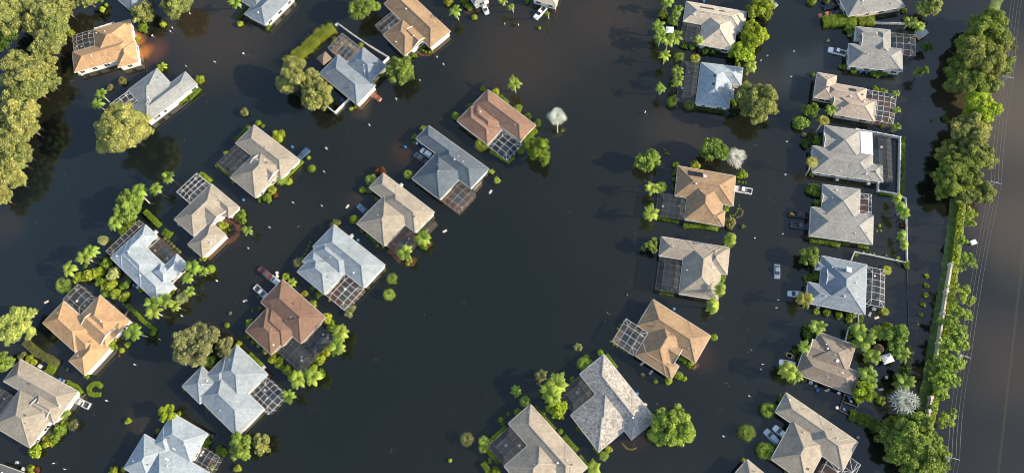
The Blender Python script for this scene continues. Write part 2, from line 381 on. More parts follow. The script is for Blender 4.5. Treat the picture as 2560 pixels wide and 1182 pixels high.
def house(short, label, c, fr, colour, rects, cages=(), solar=(), sky=(), garage=(), wall='w', pitch=.415, chimney=None, cover=None, tile=False, pergola=False):
    rmat = roofmat(colour, ROOFC[colour], .30 if colour == 'mottled' else .12, tile)
    P = [at(c, x, y, ZE) for x, y in fr]
    e1 = (P[1]-P[0]).normalized(); e2 = (P[2]-P[1]).normalized()
    if len(rects) == 0: return
    allp = [q for r in rects for q in (r[2] if isinstance(r, tuple) else r)]
    cx = sum(q[0] for q in allp)/len(allp); cy = sum(q[1] for q in allp)/len(allp)
    O = at(c, cx, cy, ZE); O.z = 0
    HOUSES.append((short, pix(c, cx, cy)))
    det = e1.x*e2.y-e1.y*e2.x
    def loc(x, y, z=ZE):
        d = at(c, x, y, z)-O
        return ((d.x*e2.y-d.y*e2.x)/det, (e1.x*d.y-e1.y*d.x)/det)
    def Wd(a, b, z): return Vector((e1.x*a+e2.x*b, e1.y*a+e2.y*b, z))
    h = root('house', O); tag(h, label, 'house', 'flooded houses of the estate')
    RR = []
    for i, r in enumerate(rects):
        k, lift, pts = r if isinstance(r, tuple) else ('h', 0, r)
        L = [loc(x, y) for x, y in pts]
        d = dict(k=k, dz=lift+.009*i, p=pitch, a0=min(q[0] for q in L), a1=max(q[0] for q in L), b0=min(q[1] for q in L), b1=max(q[1] for q in L))
        if k == 'h' and lift == 0:
            for ax in 'ab':
                for s in '01':
                    for o in RR:
                        for s2 in '01':
                            if o['k'] == 'h' and abs(d[ax+s]-o[ax+s2]) < .7 and s == s2: d[ax+s] = o[ax+s2]
        RR.append(d)
    env = lambda a, b: max([rz(R, a, b) for R in RR if inside(R, a, b, .01)] or [0])
    wm = MB(); rm = MB(); gm = MB(); cm = MB()
    for i, R in enumerate(RR):
        a0, a1, b0, b1 = R['a0'], R['a1'], R['b0'], R['b1']; z = ZE+R['dz']; p = R['p']; k = R['k']
        ins = .48+.006*i
        q = [(a0+ins, b0+ins), (a1-ins, b0+ins), (a1-ins, b1-ins), (a0+ins, b1-ins)]
        if a1-a0 > 2.2 and b1-b0 > 2.2:
            wm.hexa([Wd(*s, -1.1) for s in q], [Wd(*s, z-.05) for s in q])
        E = [Wd(a0, b0, z), Wd(a1, b0, z), Wd(a1, b1, z), Wd(a0, b1, z)]
        la, lb = a1-a0, b1-b0
        if k == 'h':
            m = min(la, lb)/2
            if la >= lb: r0, r1 = (a0+m, (b0+b1)/2), (a1-m, (b0+b1)/2)
            else: r0, r1 = ((a0+a1)/2, b0+m), ((a0+a1)/2, b1-m)
            T0, T1 = Wd(*r0, z+m*p), Wd(*r1, z+m*p)
            if la >= lb:
                rm.face(E[0], E[1], T1, T0); rm.face(E[1], E[2], T1); rm.face(E[2], E[3], T0, T1); rm.face(E[3], E[0], T0)
            else:
                rm.face(E[0], E[1], T0); rm.face(E[1], E[2], T1, T0); rm.face(E[2], E[3], T1); rm.face(E[3], E[0], T0, T1)
            hips = [((a0, b0), r0), ((a0, b1), r0 if la >= lb else r1), ((a1, b0), r1 if la >= lb else r0), ((a1, b1), r1), (r0, r1)]
        elif k == 'gx':
            m = lb/2; T0, T1 = Wd(a0, (b0+b1)/2, z+m*p), Wd(a1, (b0+b1)/2, z+m*p)
            rm.face(E[0], E[1], T1, T0); rm.face(E[2], E[3], T0, T1)
            g = .25
            for (aa, s) in ((a0+g, 1), (a1-g, -1)): wm.face(Wd(aa, b0+.1, z-.02), Wd(aa, b1-.1, z-.02), Wd(aa, (b0+b1)/2, z+m*p-.06))
            for T, A, B in ((T0, E[0], E[3]), (T1, E[1], E[2])):
                gm.bar(A+Vector((0, 0, .02)), T+Vector((0, 0, .02)), .16, .2); gm.bar(B+Vector((0, 0, .02)), T+Vector((0, 0, .02)), .16, .2)
            hips = [((a0, (b0+b1)/2), (a1, (b0+b1)/2))]
        else:
            m = la/2; T0, T1 = Wd((a0+a1)/2, b0, z+m*p), Wd((a0+a1)/2, b1, z+m*p)
            rm.face(E[1], E[2], T1, T0); rm.face(E[3], E[0], T0, T1)
            g = .25
            for (bb, s) in ((b0+g, 1), (b1-g, -1)): wm.face(Wd(a0+.1, bb, z-.02), Wd(a1-.1, bb, z-.02), Wd((a0+a1)/2, bb, z+m*p-.06))
            for T, A, B in ((T0, E[0], E[1]), (T1, E[2], E[3])):
                gm.bar(A+Vector((0, 0, .02)), T+Vector((0, 0, .02)), .16, .2); gm.bar(B+Vector((0, 0, .02)), T+Vector((0, 0, .02)), .16, .2)
            hips = [(((a0+a1)/2, b0), ((a0+a1)/2, b1))]
        lo = [v-Vector((0, 0, .16)) for v in E]
        for s in range(4): rm.face(lo[s], lo[(s+1) % 4], E[(s+1) % 4], E[s])
        rm.face(*lo[::-1])
        # gutters on the open eaves only
        for s, (A, B) in enumerate((((a0, b0), (a1, b0)), ((a1, b0), (a1, b1)), ((a1, b1), (a0, b1)), ((a0, b1), (a0, b0)))):
            if (k == 'gx' and s in (1, 3)) or (k == 'gy' and s in (0, 2)): continue
            ln = math.hypot(A[0]-B[0], A[1]-B[1]); nn = max(1, int(ln/.5)); run = None
            for t in range(nn+1):
                f = (t+.5)/nn; aa, bb = A[0]+(B[0]-A[0])*f, A[1]+(B[1]-A[1])*f
                free = t < nn and not any(inside(o, aa, bb, -.12) for o in RR if o is not R)
                if free and run is None: run = t/nn
                if not free and run is not None:
                    e = t/nn
                    gm.bar(Wd(A[0]+(B[0]-A[0])*run, A[1]+(B[1]-A[1])*run, z-.085), Wd(A[0]+(B[0]-A[0])*e, A[1]+(B[1]-A[1])*e, z-.085), .17, .14); run = None
        for A, B in hips:
            ln = math.hypot(A[0]-B[0], A[1]-B[1]); nn = max(1, int(ln/.8))
            for t in range(nn):
                f0, f1 = t/nn, (t+1)/nn
                pa = [A[j]+(B[j]-A[j])*f0 for j in (0, 1)]; pb = [A[j]+(B[j]-A[j])*f1 for j in (0, 1)]
                pm = [(pa[j]+pb[j])/2 for j in (0, 1)]
                if env(*pm) <= rz(R, *pm)+.03: cm.bar(Wd(*pa, rz(R, *pa)+.02), Wd(*pb, rz(R, *pb)+.02), .26, .07)
    wm.build('wall', WALLW if wall == 'w' else WALLC, h)
    cc = [min(1, v*1.06) for v in ROOFC[colour]]
    nf0, nv0 = len(rm.f), len(rm.v); rm.v += cm.v; rm.f += [tuple(i+nv0 for i in f) for f in cm.f]
    ro = rm.build('roof', rmat, h); ro.data.materials.append(plain('cap_'+colour, cc, .8))
    ro.data.polygons.foreach_set('material_index', [0]*nf0+[1]*(len(rm.f)-nf0))
    if gm.v: gm.build('gutter', GUTTER, h)
    # vents on the roof
    big = sorted(RR[:3], key=lambda R: -(R['a1']-R['a0'])*(R['b1']-R['b0']))
    for t in range(6):
        R = big[t % len(big)]; a = rnd.uniform(R['a0']+1.2, R['a1']-1.2) if R['a1']-R['a0'] > 3 else (R['a0']+R['a1'])/2
        b = rnd.uniform(R['b0']+1.2, R['b1']-1.2) if R['b1']-R['b0'] > 3 else (R['b0']+R['b1'])/2
        z = env(a, b); s = rnd.choice((.08, .11, .17)); v = MB()
        v.tube([Wd(a, b, z-.1), Wd(a, b, z+.28), Wd(a, b, z+.30), Wd(a, b, z+.40)], [s, s, s*1.7, s*1.2], 8)
        v.build('vent', GUTTER if rnd.random() < .65 else BRONZE, ro)
    def onroof(pts, name, mat, thick, parent, frame=None):
        L = [loc(x, y, ZE+1.0) for x, y in pts]
        a0, a1, b0, b1 = min(q[0] for q in L), max(q[0] for q in L), min(q[1] for q in L), max(q[1] for q in L)
        q = [(a0, b0), (a1, b0), (a1, b1), (a0, b1)]
        v = MB(); v.hexa([Wd(*s, env(*s)-.05) for s in q], [Wd(*s, env(*s)+thick) for s in q]); o = v.build(name, mat, parent)
        return o
    for pts in solar: onroof(pts, 'solar_panel', SOLAR, .10, ro)
    for pts in sky: onroof(pts, 'skylight', WHITE, .16, ro)
    if chimney:
        a, b = loc(*chimney, ZE+2.3); z = env(a, b); v = MB()
        v.box(a-.55, a+.55, b-.55, b+.55, z-.6, z+1.0, Matrix(((e1.x, e2.x, 0, 0), (e1.y, e2.y, 0, 0), (0, 0, 1, 0), (0, 0, 0, 1))))
        v.box(a-.7, a+.7, b-.7, b+.7, z+1.0, z+1.18, Matrix(((e1.x, e2.x, 0, 0), (e1.y, e2.y, 0, 0), (0, 0, 1, 0), (0, 0, 0, 1))))
        v.build('chimney', WHITE, ro)
    if cover:
        L = [loc(x, y) for x, y in cover]; a0, a1, b0, b1 = min(q[0] for q in L), max(q[0] for q in L), min(q[1] for q in L), max(q[1] for q in L)
        v = MB(); q = [(a0, b0), (a1, b0), (a1, b1), (a0, b1)]
        v.hexa([Wd(*s, ZE-.03) for s in q], [Wd(*s, ZE+.14) for s in q])
        for j in range(1, 8): v.bar(Wd(a0, b0+(b1-b0)*j/8, ZE+.155), Wd(a1, b0+(b1-b0)*j/8, ZE+.155), .06, .03)
        v.build('patio_cover', WHITE, h)
    # windows and doors in the walls that face the photo's side
    nad = Vector((0, 0, 0))-O
    nw = 0
    gar = [loc(x, y) for x, y in garage]
    for i, R in enumerate(RR):
        if R['k'] != 'h' or R['dz'] > .2: continue
        a0, a1, b0, b1 = R['a0'], R['a1'], R['b0'], R['b1']; ins = .48+.006*i
        if a1-a0 < 3 or b1-b0 < 3: continue
        for s, (A, B, nrm) in enumerate((((a0, b0+ins), (a1, b0+ins), (0, -1)), ((a1-ins, b0), (a1-ins, b1), (1, 0)), ((a1, b1-ins), (a0, b1-ins), (0, 1)), ((a0+ins, b1), (a0+ins, b0), (-1, 0)))):
            nv = Wd(nrm[0], nrm[1], 0); ln = math.hypot(A[0]-B[0], A[1]-B[1])
            mid = Wd((A[0]+B[0])/2, (A[1]+B[1])/2, 0)
            if nv.dot(nad-mid) < -10: continue
            d = ((B[0]-A[0])/ln, (B[1]-A[1])/ln)
            gp = None
            for g in gar:
                t = (g[0]-A[0])*d[0]+(g[1]-A[1])*d[1]; off = abs((g[0]-A[0])*nrm[0]+(g[1]-A[1])*nrm[1])
                if 0 < t < ln and off < 1.4: gp = min(max(t, 3.2), ln-3.2)
            cnt = int((ln-1.5)//3.6)
            slots = [(ln*(j+.5)/cnt, rnd.choice((1.1, 1.5, 1.8)), 'window') for j in range(cnt)] if cnt > 0 else []
            if gp is not None: slots = [q for q in slots if abs(q[0]-gp) > 4] + [(gp, 4.8, 'garage_door')]
            for t, wd, kind in slots:
                ca, cb = A[0]+d[0]*t, A[1]+d[1]*t
                if any(inside(o, ca+nrm[0]*.6, cb+nrm[1]*.6, -.1) for o in RR if o is not R): continue
                def q(u, w, z): return Wd(ca+d[0]*u+nrm[0]*w, cb+d[1]*u+nrm[1]*w, z)
                zb, zt = (.75, 2.1) if kind == 'window' else (-.4, 2.15)
                v = MB(); hw = wd/2
                if kind == 'window':
                    for (u0, u1, z0, z1) in ((-hw, hw, zb-.1, zb), (-hw, hw, zt, zt+.1), (-hw-.1, -hw, zb-.1, zt+.1), (hw, hw+.1, zb-.1, zt+.1), (-.03, .03, zb, zt)):
                        v.hexa([q(u0, .002, z0), q(u1, .002, z0), q(u1, .07, z0), q(u0, .07, z0)], [q(u0, .002, z1), q(u1, .002, z1), q(u1, .07, z1), q(u0, .07, z1)])
                    wo_ = v.build('window', WHITE, h); g = MB()
                    g.hexa([q(-hw, .004, zb), q(hw, .004, zb), q(hw, .03, zb), q(-hw, .03, zb)], [q(-hw, .004, zt), q(hw, .004, zt), q(hw, .03, zt), q(-hw, .03, zt)])
                    g.build('pane', GLASSD, wo_)
                else:
                    for j in range(4):
                        z0, z1 = zb+(zt-zb)*j/4+.02, zb+(zt-zb)*(j+1)/4
                        v.hexa([q(-hw, .003, z0), q(hw, .003, z0), q(hw, .06, z0), q(-hw, .06, z0)], [q(-hw, .003, z1), q(hw, .003, z1), q(hw, .06, z1), q(-hw, .06, z1)])
                    v.build('garage_door', WHITE, h)
    # pool cages
    for ci, (pts, fk, deck) in enumerate(cages):
        L = [loc(x, y, ZE) for x, y in pts]
        a0, a1, b0, b1 = min(q[0] for q in L), max(q[0] for q in L), min(q[1] for q in L), max(q[1] for q in L)
        la, lb = a1-a0, b1-b0
        mat = dict(w=CAGEW, g=GREYF, d=BRONZE)[fk]; smat = SCREEND if fk == 'd' else SCREEN
        th = .085 if fk == 'w' else .06
        z0 = ZE-.15; up = .55 if min(la, lb) > 4 else .15
        insa = min(1.7, la*.28); insb = min(1.7, lb*.28)
        cz = lambda a, b: z0+up*min(1, (a-a0)/insa, (a1-a)/insa, (b-b0)/insb, (b1-b)/insb)
        na, nb = max(2, round(la/1.85)), max(2, round(lb/1.85))
        v = MB(); ga = [a0+la*j/na for j in range(na+1)]; gb = [b0+lb*j/nb for j in range(nb+1)]
        ga[1] = a0+insa; ga[-2] = a1-insa; gb[1] = b0+insb; gb[-2] = b1-insb
        for x in ga:
            for y, y2 in zip(gb, gb[1:]): v.bar(Wd(x, y, cz(x, y)), Wd(x, y2, cz(x, y2)), th, th)
        for y in gb:
            for x, x2 in zip(ga, ga[1:]): v.bar(Wd(x, y, cz(x, y)), Wd(x2, y, cz(x2, y)), th, th)
        for (x, y, x2, y2) in ((a0, b0, ga[1], gb[1]), (a1, b0, ga[-2], gb[1]), (a0, b1, ga[1], gb[-2]), (a1, b1, ga[-2], gb[-2])):
            v.bar(Wd(x, y, cz(x, y)), Wd(x2, y2, cz(x2, y2)), th, th)
        for x in ga:
            for y in (b0, b1): v.bar(Wd(x, y, -.8), Wd(x, y, z0), th, th)
        for y in gb:
            for x in (a0, a1): v.bar(Wd(x, y, -.8), Wd(x, y, z0), th, th)
        for zz in ():
            for (x, y, x2, y2) in ((a0, b0, a1, b0), (a1, b0, a1, b1), (a1, b1, a0, b1), (a0, b1, a0, b0)): v.bar(Wd(x, y, zz), Wd(x2, y2, zz), th*.7, th*.7)
        co = v.build('pool_cage', mat, h)
        sc = MB()
        for x, x2 in zip(ga, ga[1:]):
            for y, y2 in zip(gb, gb[1:]): sc.face(*[Wd(s, t, cz(s, t)) for s, t in ((x, y), (x2, y), (x2, y2), (x, y2))])
        for (x, y, x2, y2) in ((a0, b0, a1, b0), (a1, b0, a1, b1), (a1, b1, a0, b1), (a0, b1, a0, b0)):
            sc.face(Wd(x, y, -.5), Wd(x2, y2, -.5), Wd(x2, y2, z0), Wd(x, y, z0))
        sc.build('screen', smat, co)
        dk = MB(); dk.face(*[Wd(s, t, .012) for s, t in ((a0, b0), (a1, b0), (a1, b1), (a0, b1))]); dk.build('deck', DECKS[deck], h)
        if min(la, lb) > 5:
            pl = MB(); cxp, cyp = (a0+a1)/2+rnd.uniform(-.4, .4), (b0+b1)/2+rnd.uniform(-.4, .4); pa, pb = la*.27, lb*.27
            pl.face(*[Wd(cxp+pa*(abs(math.cos(t))**.6)*(1 if math.cos(t) > 0 else -1), cyp+pb*(abs(math.sin(t))**.6)*(1 if math.sin(t) > 0 else -1), .02) for t in [2*math.pi*j/20 for j in range(20)]])
            pl.build('pool', POOLW, h)
            for j in range(rnd.randint(2, 4)):     # patio furniture left in the cage
                fa, fb = rnd.uniform(a0+.8, a1-.8), rnd.uniform(b0+.8, b1-.8); f = MB(); s = rnd.uniform(.25, .45)
                f.tube([Wd(fa, fb, -.1), Wd(fa, fb, .40), Wd(fa, fb, .41), Wd(fa, fb, .46)], [.06, .06, s, s], 9)
                f.build('patio_table', rnd.choice((WHITE, GREYF, BRONZE)), h)
    return h
house('tan house by the left treeline', 'tan tiled house with bright white wall beside the left treeline and orange shallows', 'A1', [(548,530),(865,440),(850,320)], 'orange',
  [[(548,530),(535,388),(1000,410)], [(688,222),(978,158),(800,400)], [(870,498),(1018,460),(1000,300)], [(840,270),(945,205),(955,300)]],
  [([(532,262),(690,225),(545,378)],'g','k')], tile=True)
house('pale house beside the big oak', 'pale grey roofed house with white-framed pool cage half under the big round oak', 'A1', [(1105,895),(1460,625),(1370,530)], 'light',
  [[(1105,895),(1460,625),(1370,530)], [(945,665),(1155,510),(1265,617),(1100,800)], [(1105,895),(975,790),(1130,690)]],
  [([(805,775),(945,680),(1010,742)],'w','t')], garage=[(1300,745)])
house('cut-off roof at upper left', 'grey-blue roof cut by the top edge, corner hidden by a leafy tree', 'A1', [(975,92),(865,-5),(960,-115)], 'bluegrey',
  [[(975,92),(865,-5),(1062,12)], [(985,90),(880,-80),(1070,0)]], [([(1000,5),(1062,-45),(1080,10)],'w','k')])
house('cut-off grey house at top', 'dark grey roofed house cut by the top edge with long cream side wall', 'A2', [(665,0),(480,185),(325,105)], 'bluegrey',
  [[(480,185),(325,105),(690,-30)], [(400,60),(330,-10),(560,-60)]])
house('grey house with a gazebo', 'blue-grey roofed house with dome cage, small gazebo and white garden walls', 'A2', [(880,545),(1160,775),(1290,640)], 'bluegrey',
  [[(880,545),(1160,775),(1025,410)], [(1205,350),(1365,500),(1080,480)], [(1130,520),(1295,515),(1205,598)]],
  [([(945,350),(1060,260),(1185,350)],'g','t')], sky=[[(1150,440),(1168,455)],[(1115,475),(1135,492)]], garage=[(1225,710)])
house('tan house at the top edge', 'warm tan roofed house at the top edge with grey cage on its left', 'A3', [(175,255),(330,405),(480,283)], 'tan',
  [[(520,355),(668,232),(300,-70)], [(175,255),(330,415),(480,285)], ('gx',.3,[(385,345),(485,285),(330,250)])],
  [([(115,190),(250,75),(305,150)],'g','k')], garage=[(590,300)], wall='w')
house('rust-roofed house near the silver palm', 'rust-red roofed house with white cage pointing down, near the silver palm', 'A3', [(945,660),(1300,925),(1185,1045)], 'rust',
  [[(945,660),(1300,925),(1185,1045)], [(710,890),(945,1060),(1050,958)], [(775,860),(870,765),(1050,900)]],
  [([(1050,960),(950,1080),(1095,1172)],'w','k')], sky=[[(972,840),(990,855)],[(942,875),(960,888)]], tile=True)
house('slate-blue house with brown cage', 'dark slate-blue roofed house with brown-decked cage and two cars at its garage', 'B3', [(625,70),(1015,350),(920,450)], 'slate',
  [[(625,70),(530,170),(1025,405)], [(775,180),(1028,402),(935,535)], [(690,250),(490,455),(710,615)]],
  [([(838,478),(710,605),(845,712)],'g','b'), ([(945,535),(1003,478),(1015,492)],'g','b')])
house('beige house above the lone palms', 'mid-beige roofed house whose dark cage has two palms at its outer corner', 'B3', [(290,420),(630,680),(525,790)], 'beige',
  [[(290,420),(185,530),(645,735)], [(390,490),(645,738),(530,865)], [(295,575),(85,790),(305,955)]],
  [([(440,805),(315,958),(430,1042)],'d','b'), ([(575,830),(645,755),(680,790)],'d','b')])
house('beige house with blue suv', 'large beige roofed house with dark cage in its left notch, blue suv at its right', 'B2', [(695,65),(1035,325),(915,445)], 'beige',
  [[(695,65),(1035,325),(555,200)], [(520,450),(705,605),(765,225)], ('gx',.35,[(805,487),(897,392),(700,330)])],
  [([(555,215),(665,305),(520,440)],'d','k')], sky=[[(716,212),(728,222)]])
house('beige house with detached white cage', 'beige house with curved white front gable and white cage on its upper left corner', 'B2', [(380,500),(590,675),(315,940)], 'beige',
  [[(380,500),(105,765),(250,890)], [(380,500),(590,675),(500,745)], [(205,945),(315,1045),(490,878)], ('gx',.35,[(383,812),(492,705),(300,690)])],
  [([(270,420),(120,560),(220,645)],'w','k')], garage=[(400,960)])
house('pale blue house with courtyard cage', 'pale blue roofed house wrapped round a courtyard cage with a small square turret', 'B1', [(815,750),(1155,1080),(1410,835)], 'icy',
  [[(815,750),(1155,1080),(1290,960)], [(815,750),(1085,678),(1212,806)], [(815,750),(1070,505),(1165,590)], [(1390,800),(1310,725),(1130,890)], ('h',.9,[(1145,860),(1215,810),(1275,880),(1230,920)])],
  [([(1165,600),(1310,725),(1215,805)],'d','b'), ([(1030,475),(780,700),(820,740)],'g','k')])
house('orange-roofed house at lower left', 'bright orange-tan tiled house at lower left with grey cage set into its top', 'C1', [(315,75),(555,290),(710,126)], 'orange',
  [[(315,75),(470,-89),(555,290)], [(735,-129),(960,58),(690,165)], [(510,350),(615,450),(815,262)], [(560,110),(600,300),(760,220)], ('gx',.3,[(745,242),(868,98),(640,60)])],
  [([(575,-214),(460,-99),(595,6)],'g','k')], garage=[(700,360)], tile=True)
house('beige house at the left edge', 'beige roofed house cut by the left edge with silver pickup at its garage', 'C1', [(150,340),(578,580),(450,750)], 'beige',
  [[(150,340),(578,580),(450,748)], [(225,990),(-60,830),(410,700)], ('gx',.3,[(330,785),(420,690),(240,690)]), [(300,560),(395,812),(190,700)]],
  [([(0,560),(135,640),(-10,855)],'d','k')], garage=[(515,670)])
house('pale blue house at bottom edge', 'pale blue roofed house cut by the bottom edge with two white skylights', 'C3', [(505,675),(805,850),(645,1125)], 'icy',
  [[(505,675),(805,850),(650,1090)], [(655,1090),(830,1185),(200,1260)], [(265,865),(105,1145),(480,1000)], [(340,950),(430,790),(530,900)]],
  [([(745,955),(655,1090),(830,1180)],'g','k')], sky=[[(500,965),(520,990)],[(450,1050),(470,1075)]])
house('light grey house with black-floored cage', 'light blue-grey roofed house with white cage over black floor on its right', 'C3', [(1045,105),(1305,350),(1105,554)], 'pale',
  [[(1045,105),(1305,348),(800,350)], [(760,590),(1065,855),(1275,640)], [(590,455),(740,600),(755,285)], [(785,370),(950,190),(1000,400)], [(740,590),(1275,640),(850,400)]],
  [([(1295,375),(1155,520),(1310,690)],'w','k')], garage=[(1170,760)])
house('brown house with charcoal cage', 'red-brown roofed house with wide charcoal cage ringed by green shrubs', 'C2', [(905,170),(1205,435),(1045,605)], 'brown',
  [[(905,170),(1205,435),(745,340)], [(1060,290),(1205,435),(1042,648)], [(630,550),(830,720),(800,390)], [(720,500),(830,375),(970,600)]],
  [([(970,600),(870,705),(1040,860)],'d','k'), ([(1190,515),(1275,600),(1140,755)],'d','k')], sky=[[(918,465),(938,480)],[(860,535),(876,550)],[(995,450),(1012,465)]], wall='c')
house('pale blue house with white cage', 'pale blue roofed house with white cage over brown deck at its lower corner', 'P', [(835,561),(963,662),(909,719.5)], 'pale',
  [[(835,561),(963,662),(909,719.5)], [(742,679),(811,736),(862,682)], [(775,632),(862,682),(880,640)], [(757,655),(779,628),(830,660)]],
  [([(862,683),(813,736),(862,773)],'w','b')])
house('cream house between lime trees', 'cream roofed house with dark solar panels, screened by lime-green trees', 'A4', [(460,10),(890,85),(870,235)], 'cream',
  [[(460,10),(890,85),(440,160)], [(580,335),(590,90),(815,345)], [(700,60),(905,100),(885,190)], [(720,200),(850,180),(820,350)]],
  [([(440,160),(585,182),(415,290)],'d','t')], solar=[[(565,45),(665,75)],[(705,75),(742,90)]])
house('blue-white house beside round oak', 'blue-white roofed house with long dark cage on its left and round oak on right', 'A4', [(570,462),(880,500),(845,803)], 'icy',
  [[(570,462),(535,765),(775,800)], [(600,470),(880,500),(865,632)], [(740,650),(812,660),(805,730)]],
  [([(430,450),(565,465),(395,745)],'d','k')], solar=[[(658,565),(672,580)],[(650,625),(664,640)]])
house('grey house with white pickup', 'grey roofed house with faint grey cage, white pickup at its left', 'A5', [(475,488),(875,530),(872,362)], 'grey',
  [[(475,490),(875,530),(872,362)], [(660,210),(785,225),(780,420)], [(530,185),(720,215),(528,285)], ('gx',.2,[(570,345),(575,240),(720,330)])],
  [([(785,240),(970,270),(975,415)],'g','k')])
house('pink-roofed house with white cage', 'pinkish roofed long house with rounded white cage on its right end', 'A5', [(245,535),(390,560),(365,745)], 'pink',
  [[(245,535),(390,560),(360,745)], [(300,610),(610,657),(590,780)], [(370,845),(668,893),(672,740)], ('gx',.2,[(365,780),(370,715),(470,760)])],
  [([(612,665),(805,695),(810,915)],'w','b')], solar=[[(485,645),(535,680)]], wall='c')
house('grey house with white patio roof', 'grey roofed house with flat white patio roof, dark cage and white garden wall', 'B5', [(210,385),(730,460),(725,335)], 'grey',
  [[(210,385),(660,450),(215,190)], [(500,420),(730,460),(727,335)], [(300,40),(560,85),(560,300)], [(480,250),(655,270),(640,400)], ('gx',.2,[(295,205),(300,100),(420,150)])],
  [([(655,105),(790,125),(800,460)],'d','k')], cover=[(563,82),(651,97),(651,262)])
house('grey house with two dark pickups', 'grey-beige roofed house with narrow white cage, two dark pickups at its left', 'B5', [(190,855),(655,920),(660,725)], 'grey',
  [[(190,855),(655,918),(200,640)], [(285,475),(562,525),(540,760)], ('gx',.2,[(280,610),(285,545),(400,590)])],
  [([(565,540),(645,550),(645,720)],'w','b')], wall='c')
house('blue-grey house with white chimney', 'blue-grey roofed house with white square chimney and domed white cage', 'C5', [(567,255),(878,320),(888,48)], 'bluegrey',
  [[(567,255),(878,320),(567,140)], [(640,-3),(888,48),(878,320)], [(612,30),(610,72),(720,60)], ('gx',.35,[(675,65),(662,165),(740,130)])],
  [([(888,58),(988,75),(980,280)],'w','k')], chimney=(790,75))
house('taupe house amid garden palms', 'taupe-brown roofed house without a cage, hemmed in by garden palms', 'C5', [(500,640),(810,755),(850,625)], 'taupe',
  [[(500,640),(810,755),(835,625)], [(620,422),(815,480),(780,640)], ('gx',.2,[(565,540),(590,452),(720,560)])], sky=[[(722,560),(732,580)],[(742,632),(762,642)]], wall='w')
house('beige house with two silver cars', 'large beige roofed house at lower right with two pale cars at its garage', 'C5', [(447,742),(795,980),(738,1088)], 'beige',
  [[(447,742),(390,850),(810,990)], [(620,860),(828,1035),(755,1165)], [(497,895),(365,1105),(560,1240)]],
  [([(680,1112),(630,1195),(760,1165)],'w','b'), ([(805,1100),(855,1135),(755,1168)],'w','k')])
house('small cut-off beige roof', 'small beige roof tip poking in at the bottom edge', 'C5', [(235,1105),(320,1175),(255,1252)], 'beige', [[(235,1105),(420,1260),(120,1240)]])
house('orange-tan house with solar panels', 'orange-tan roofed house with black solar panels and dark cage on its left', 'B4', [(398,220),(825,295),(810,490)], 'tan',
  [[(398,220),(825,295),(375,440)], [(447,615),(715,660),(600,340)], [(600,640),(738,665),(735,555)], [(590,460),(700,565),(715,440)]],
  [([(255,415),(465,455),(235,580)],'d','k')], solar=[[(476,250),(500,295)],[(503,255),(527,300)],[(530,260),(554,305)],[(557,265),(580,308)]], sky=[[(588,285),(608,310)]], wall='w')
house('beige house with rounded dark cage', 'pale beige roofed house with tall dark cage on its left side', 'B4', [(275,740),(780,820),(760,1025)], 'beige',
  [[(275,742),(700,815),(262,885)], [(585,778),(780,815),(762,1025)], [(405,1165),(695,1205),(540,800)], [(560,900),(672,920),(668,1035)]],
  [([(262,900),(425,945),(405,1160)],'d','k')], sky=[[(648,965),(668,975)],[(615,1118),(640,1128)]])
house('copper-tan house with white cage', 'copper-tan roofed house with square white cage at its upper left', 'C4', [(1340,45),(1720,285),(1625,450)], 'tan',
  [[(1340,45),(1720,285),(1240,220)], [(1530,250),(1720,285),(1625,450)], [(1222,413),(1470,470),(1400,150)], [(1220,415),(1450,575),(1512,482)], ('gx',.25,[(1470,470),(1535,368),(1380,330)])],
  [([(1165,172),(1075,320),(1220,410)],'w','t')], sky=[[(1430,450),(1455,465)]])
house('mottled shingle house', 'mottled pale and grey shingle roofed house with dark cage having lighter panels', 'C4', [(1020,405),(1350,815),(1195,945)], 'mottled',
  [[(1020,405),(1350,815),(865,540)], [(808,797),(985,1045),(1170,780)], [(1130,700),(1350,815),(1195,970)]],
  [([(865,545),(735,655),(815,785)],'d','k')])
house('greige house at bottom centre', 'greige roofed house cut by the bottom edge with dark cage on its left', 'C4', [(540,730),(915,1145),(770,1275)], 'beige',
  [[(540,730),(915,1145),(395,860)], [(365,1137),(560,1340),(760,1100)], [(740,1000),(915,1145),(800,1260)]],
  [([(400,880),(260,1010),(365,1130)],'d','k')])
house('grey house at top right', 'pale grey roofed house at top right above the clipped hedge', 'A5', [(485,120),(895,52),(820,-78)], 'grey',
  [[(485,120),(895,52),(340,-130)], [(560,100),(640,90),(500,-60)]], wall='c')
house('house behind white sedan', 'cream roofed house with white wall cut by the top edge behind white sedan', 'A3', [(845,42),(960,-8),(930,-60)], 'light', [[(845,42),(960,-8),(790,-60)]])
house('house behind white truck', 'cream roofed house with white wall cut by the top edge behind white pickup', 'A3', [(1270,-3),(1440,45),(1470,-60)], 'cream', [[(1270,-3),(1440,45),(1490,-90)]])
house('dark roof in the bottom-left corner', 'dark grey roof just showing in the bottom left corner', 'C1', [(-60,1095),(205,1190),(175,1290)], 'dark', [[(-60,1095),(205,1190),(150,1300)]])
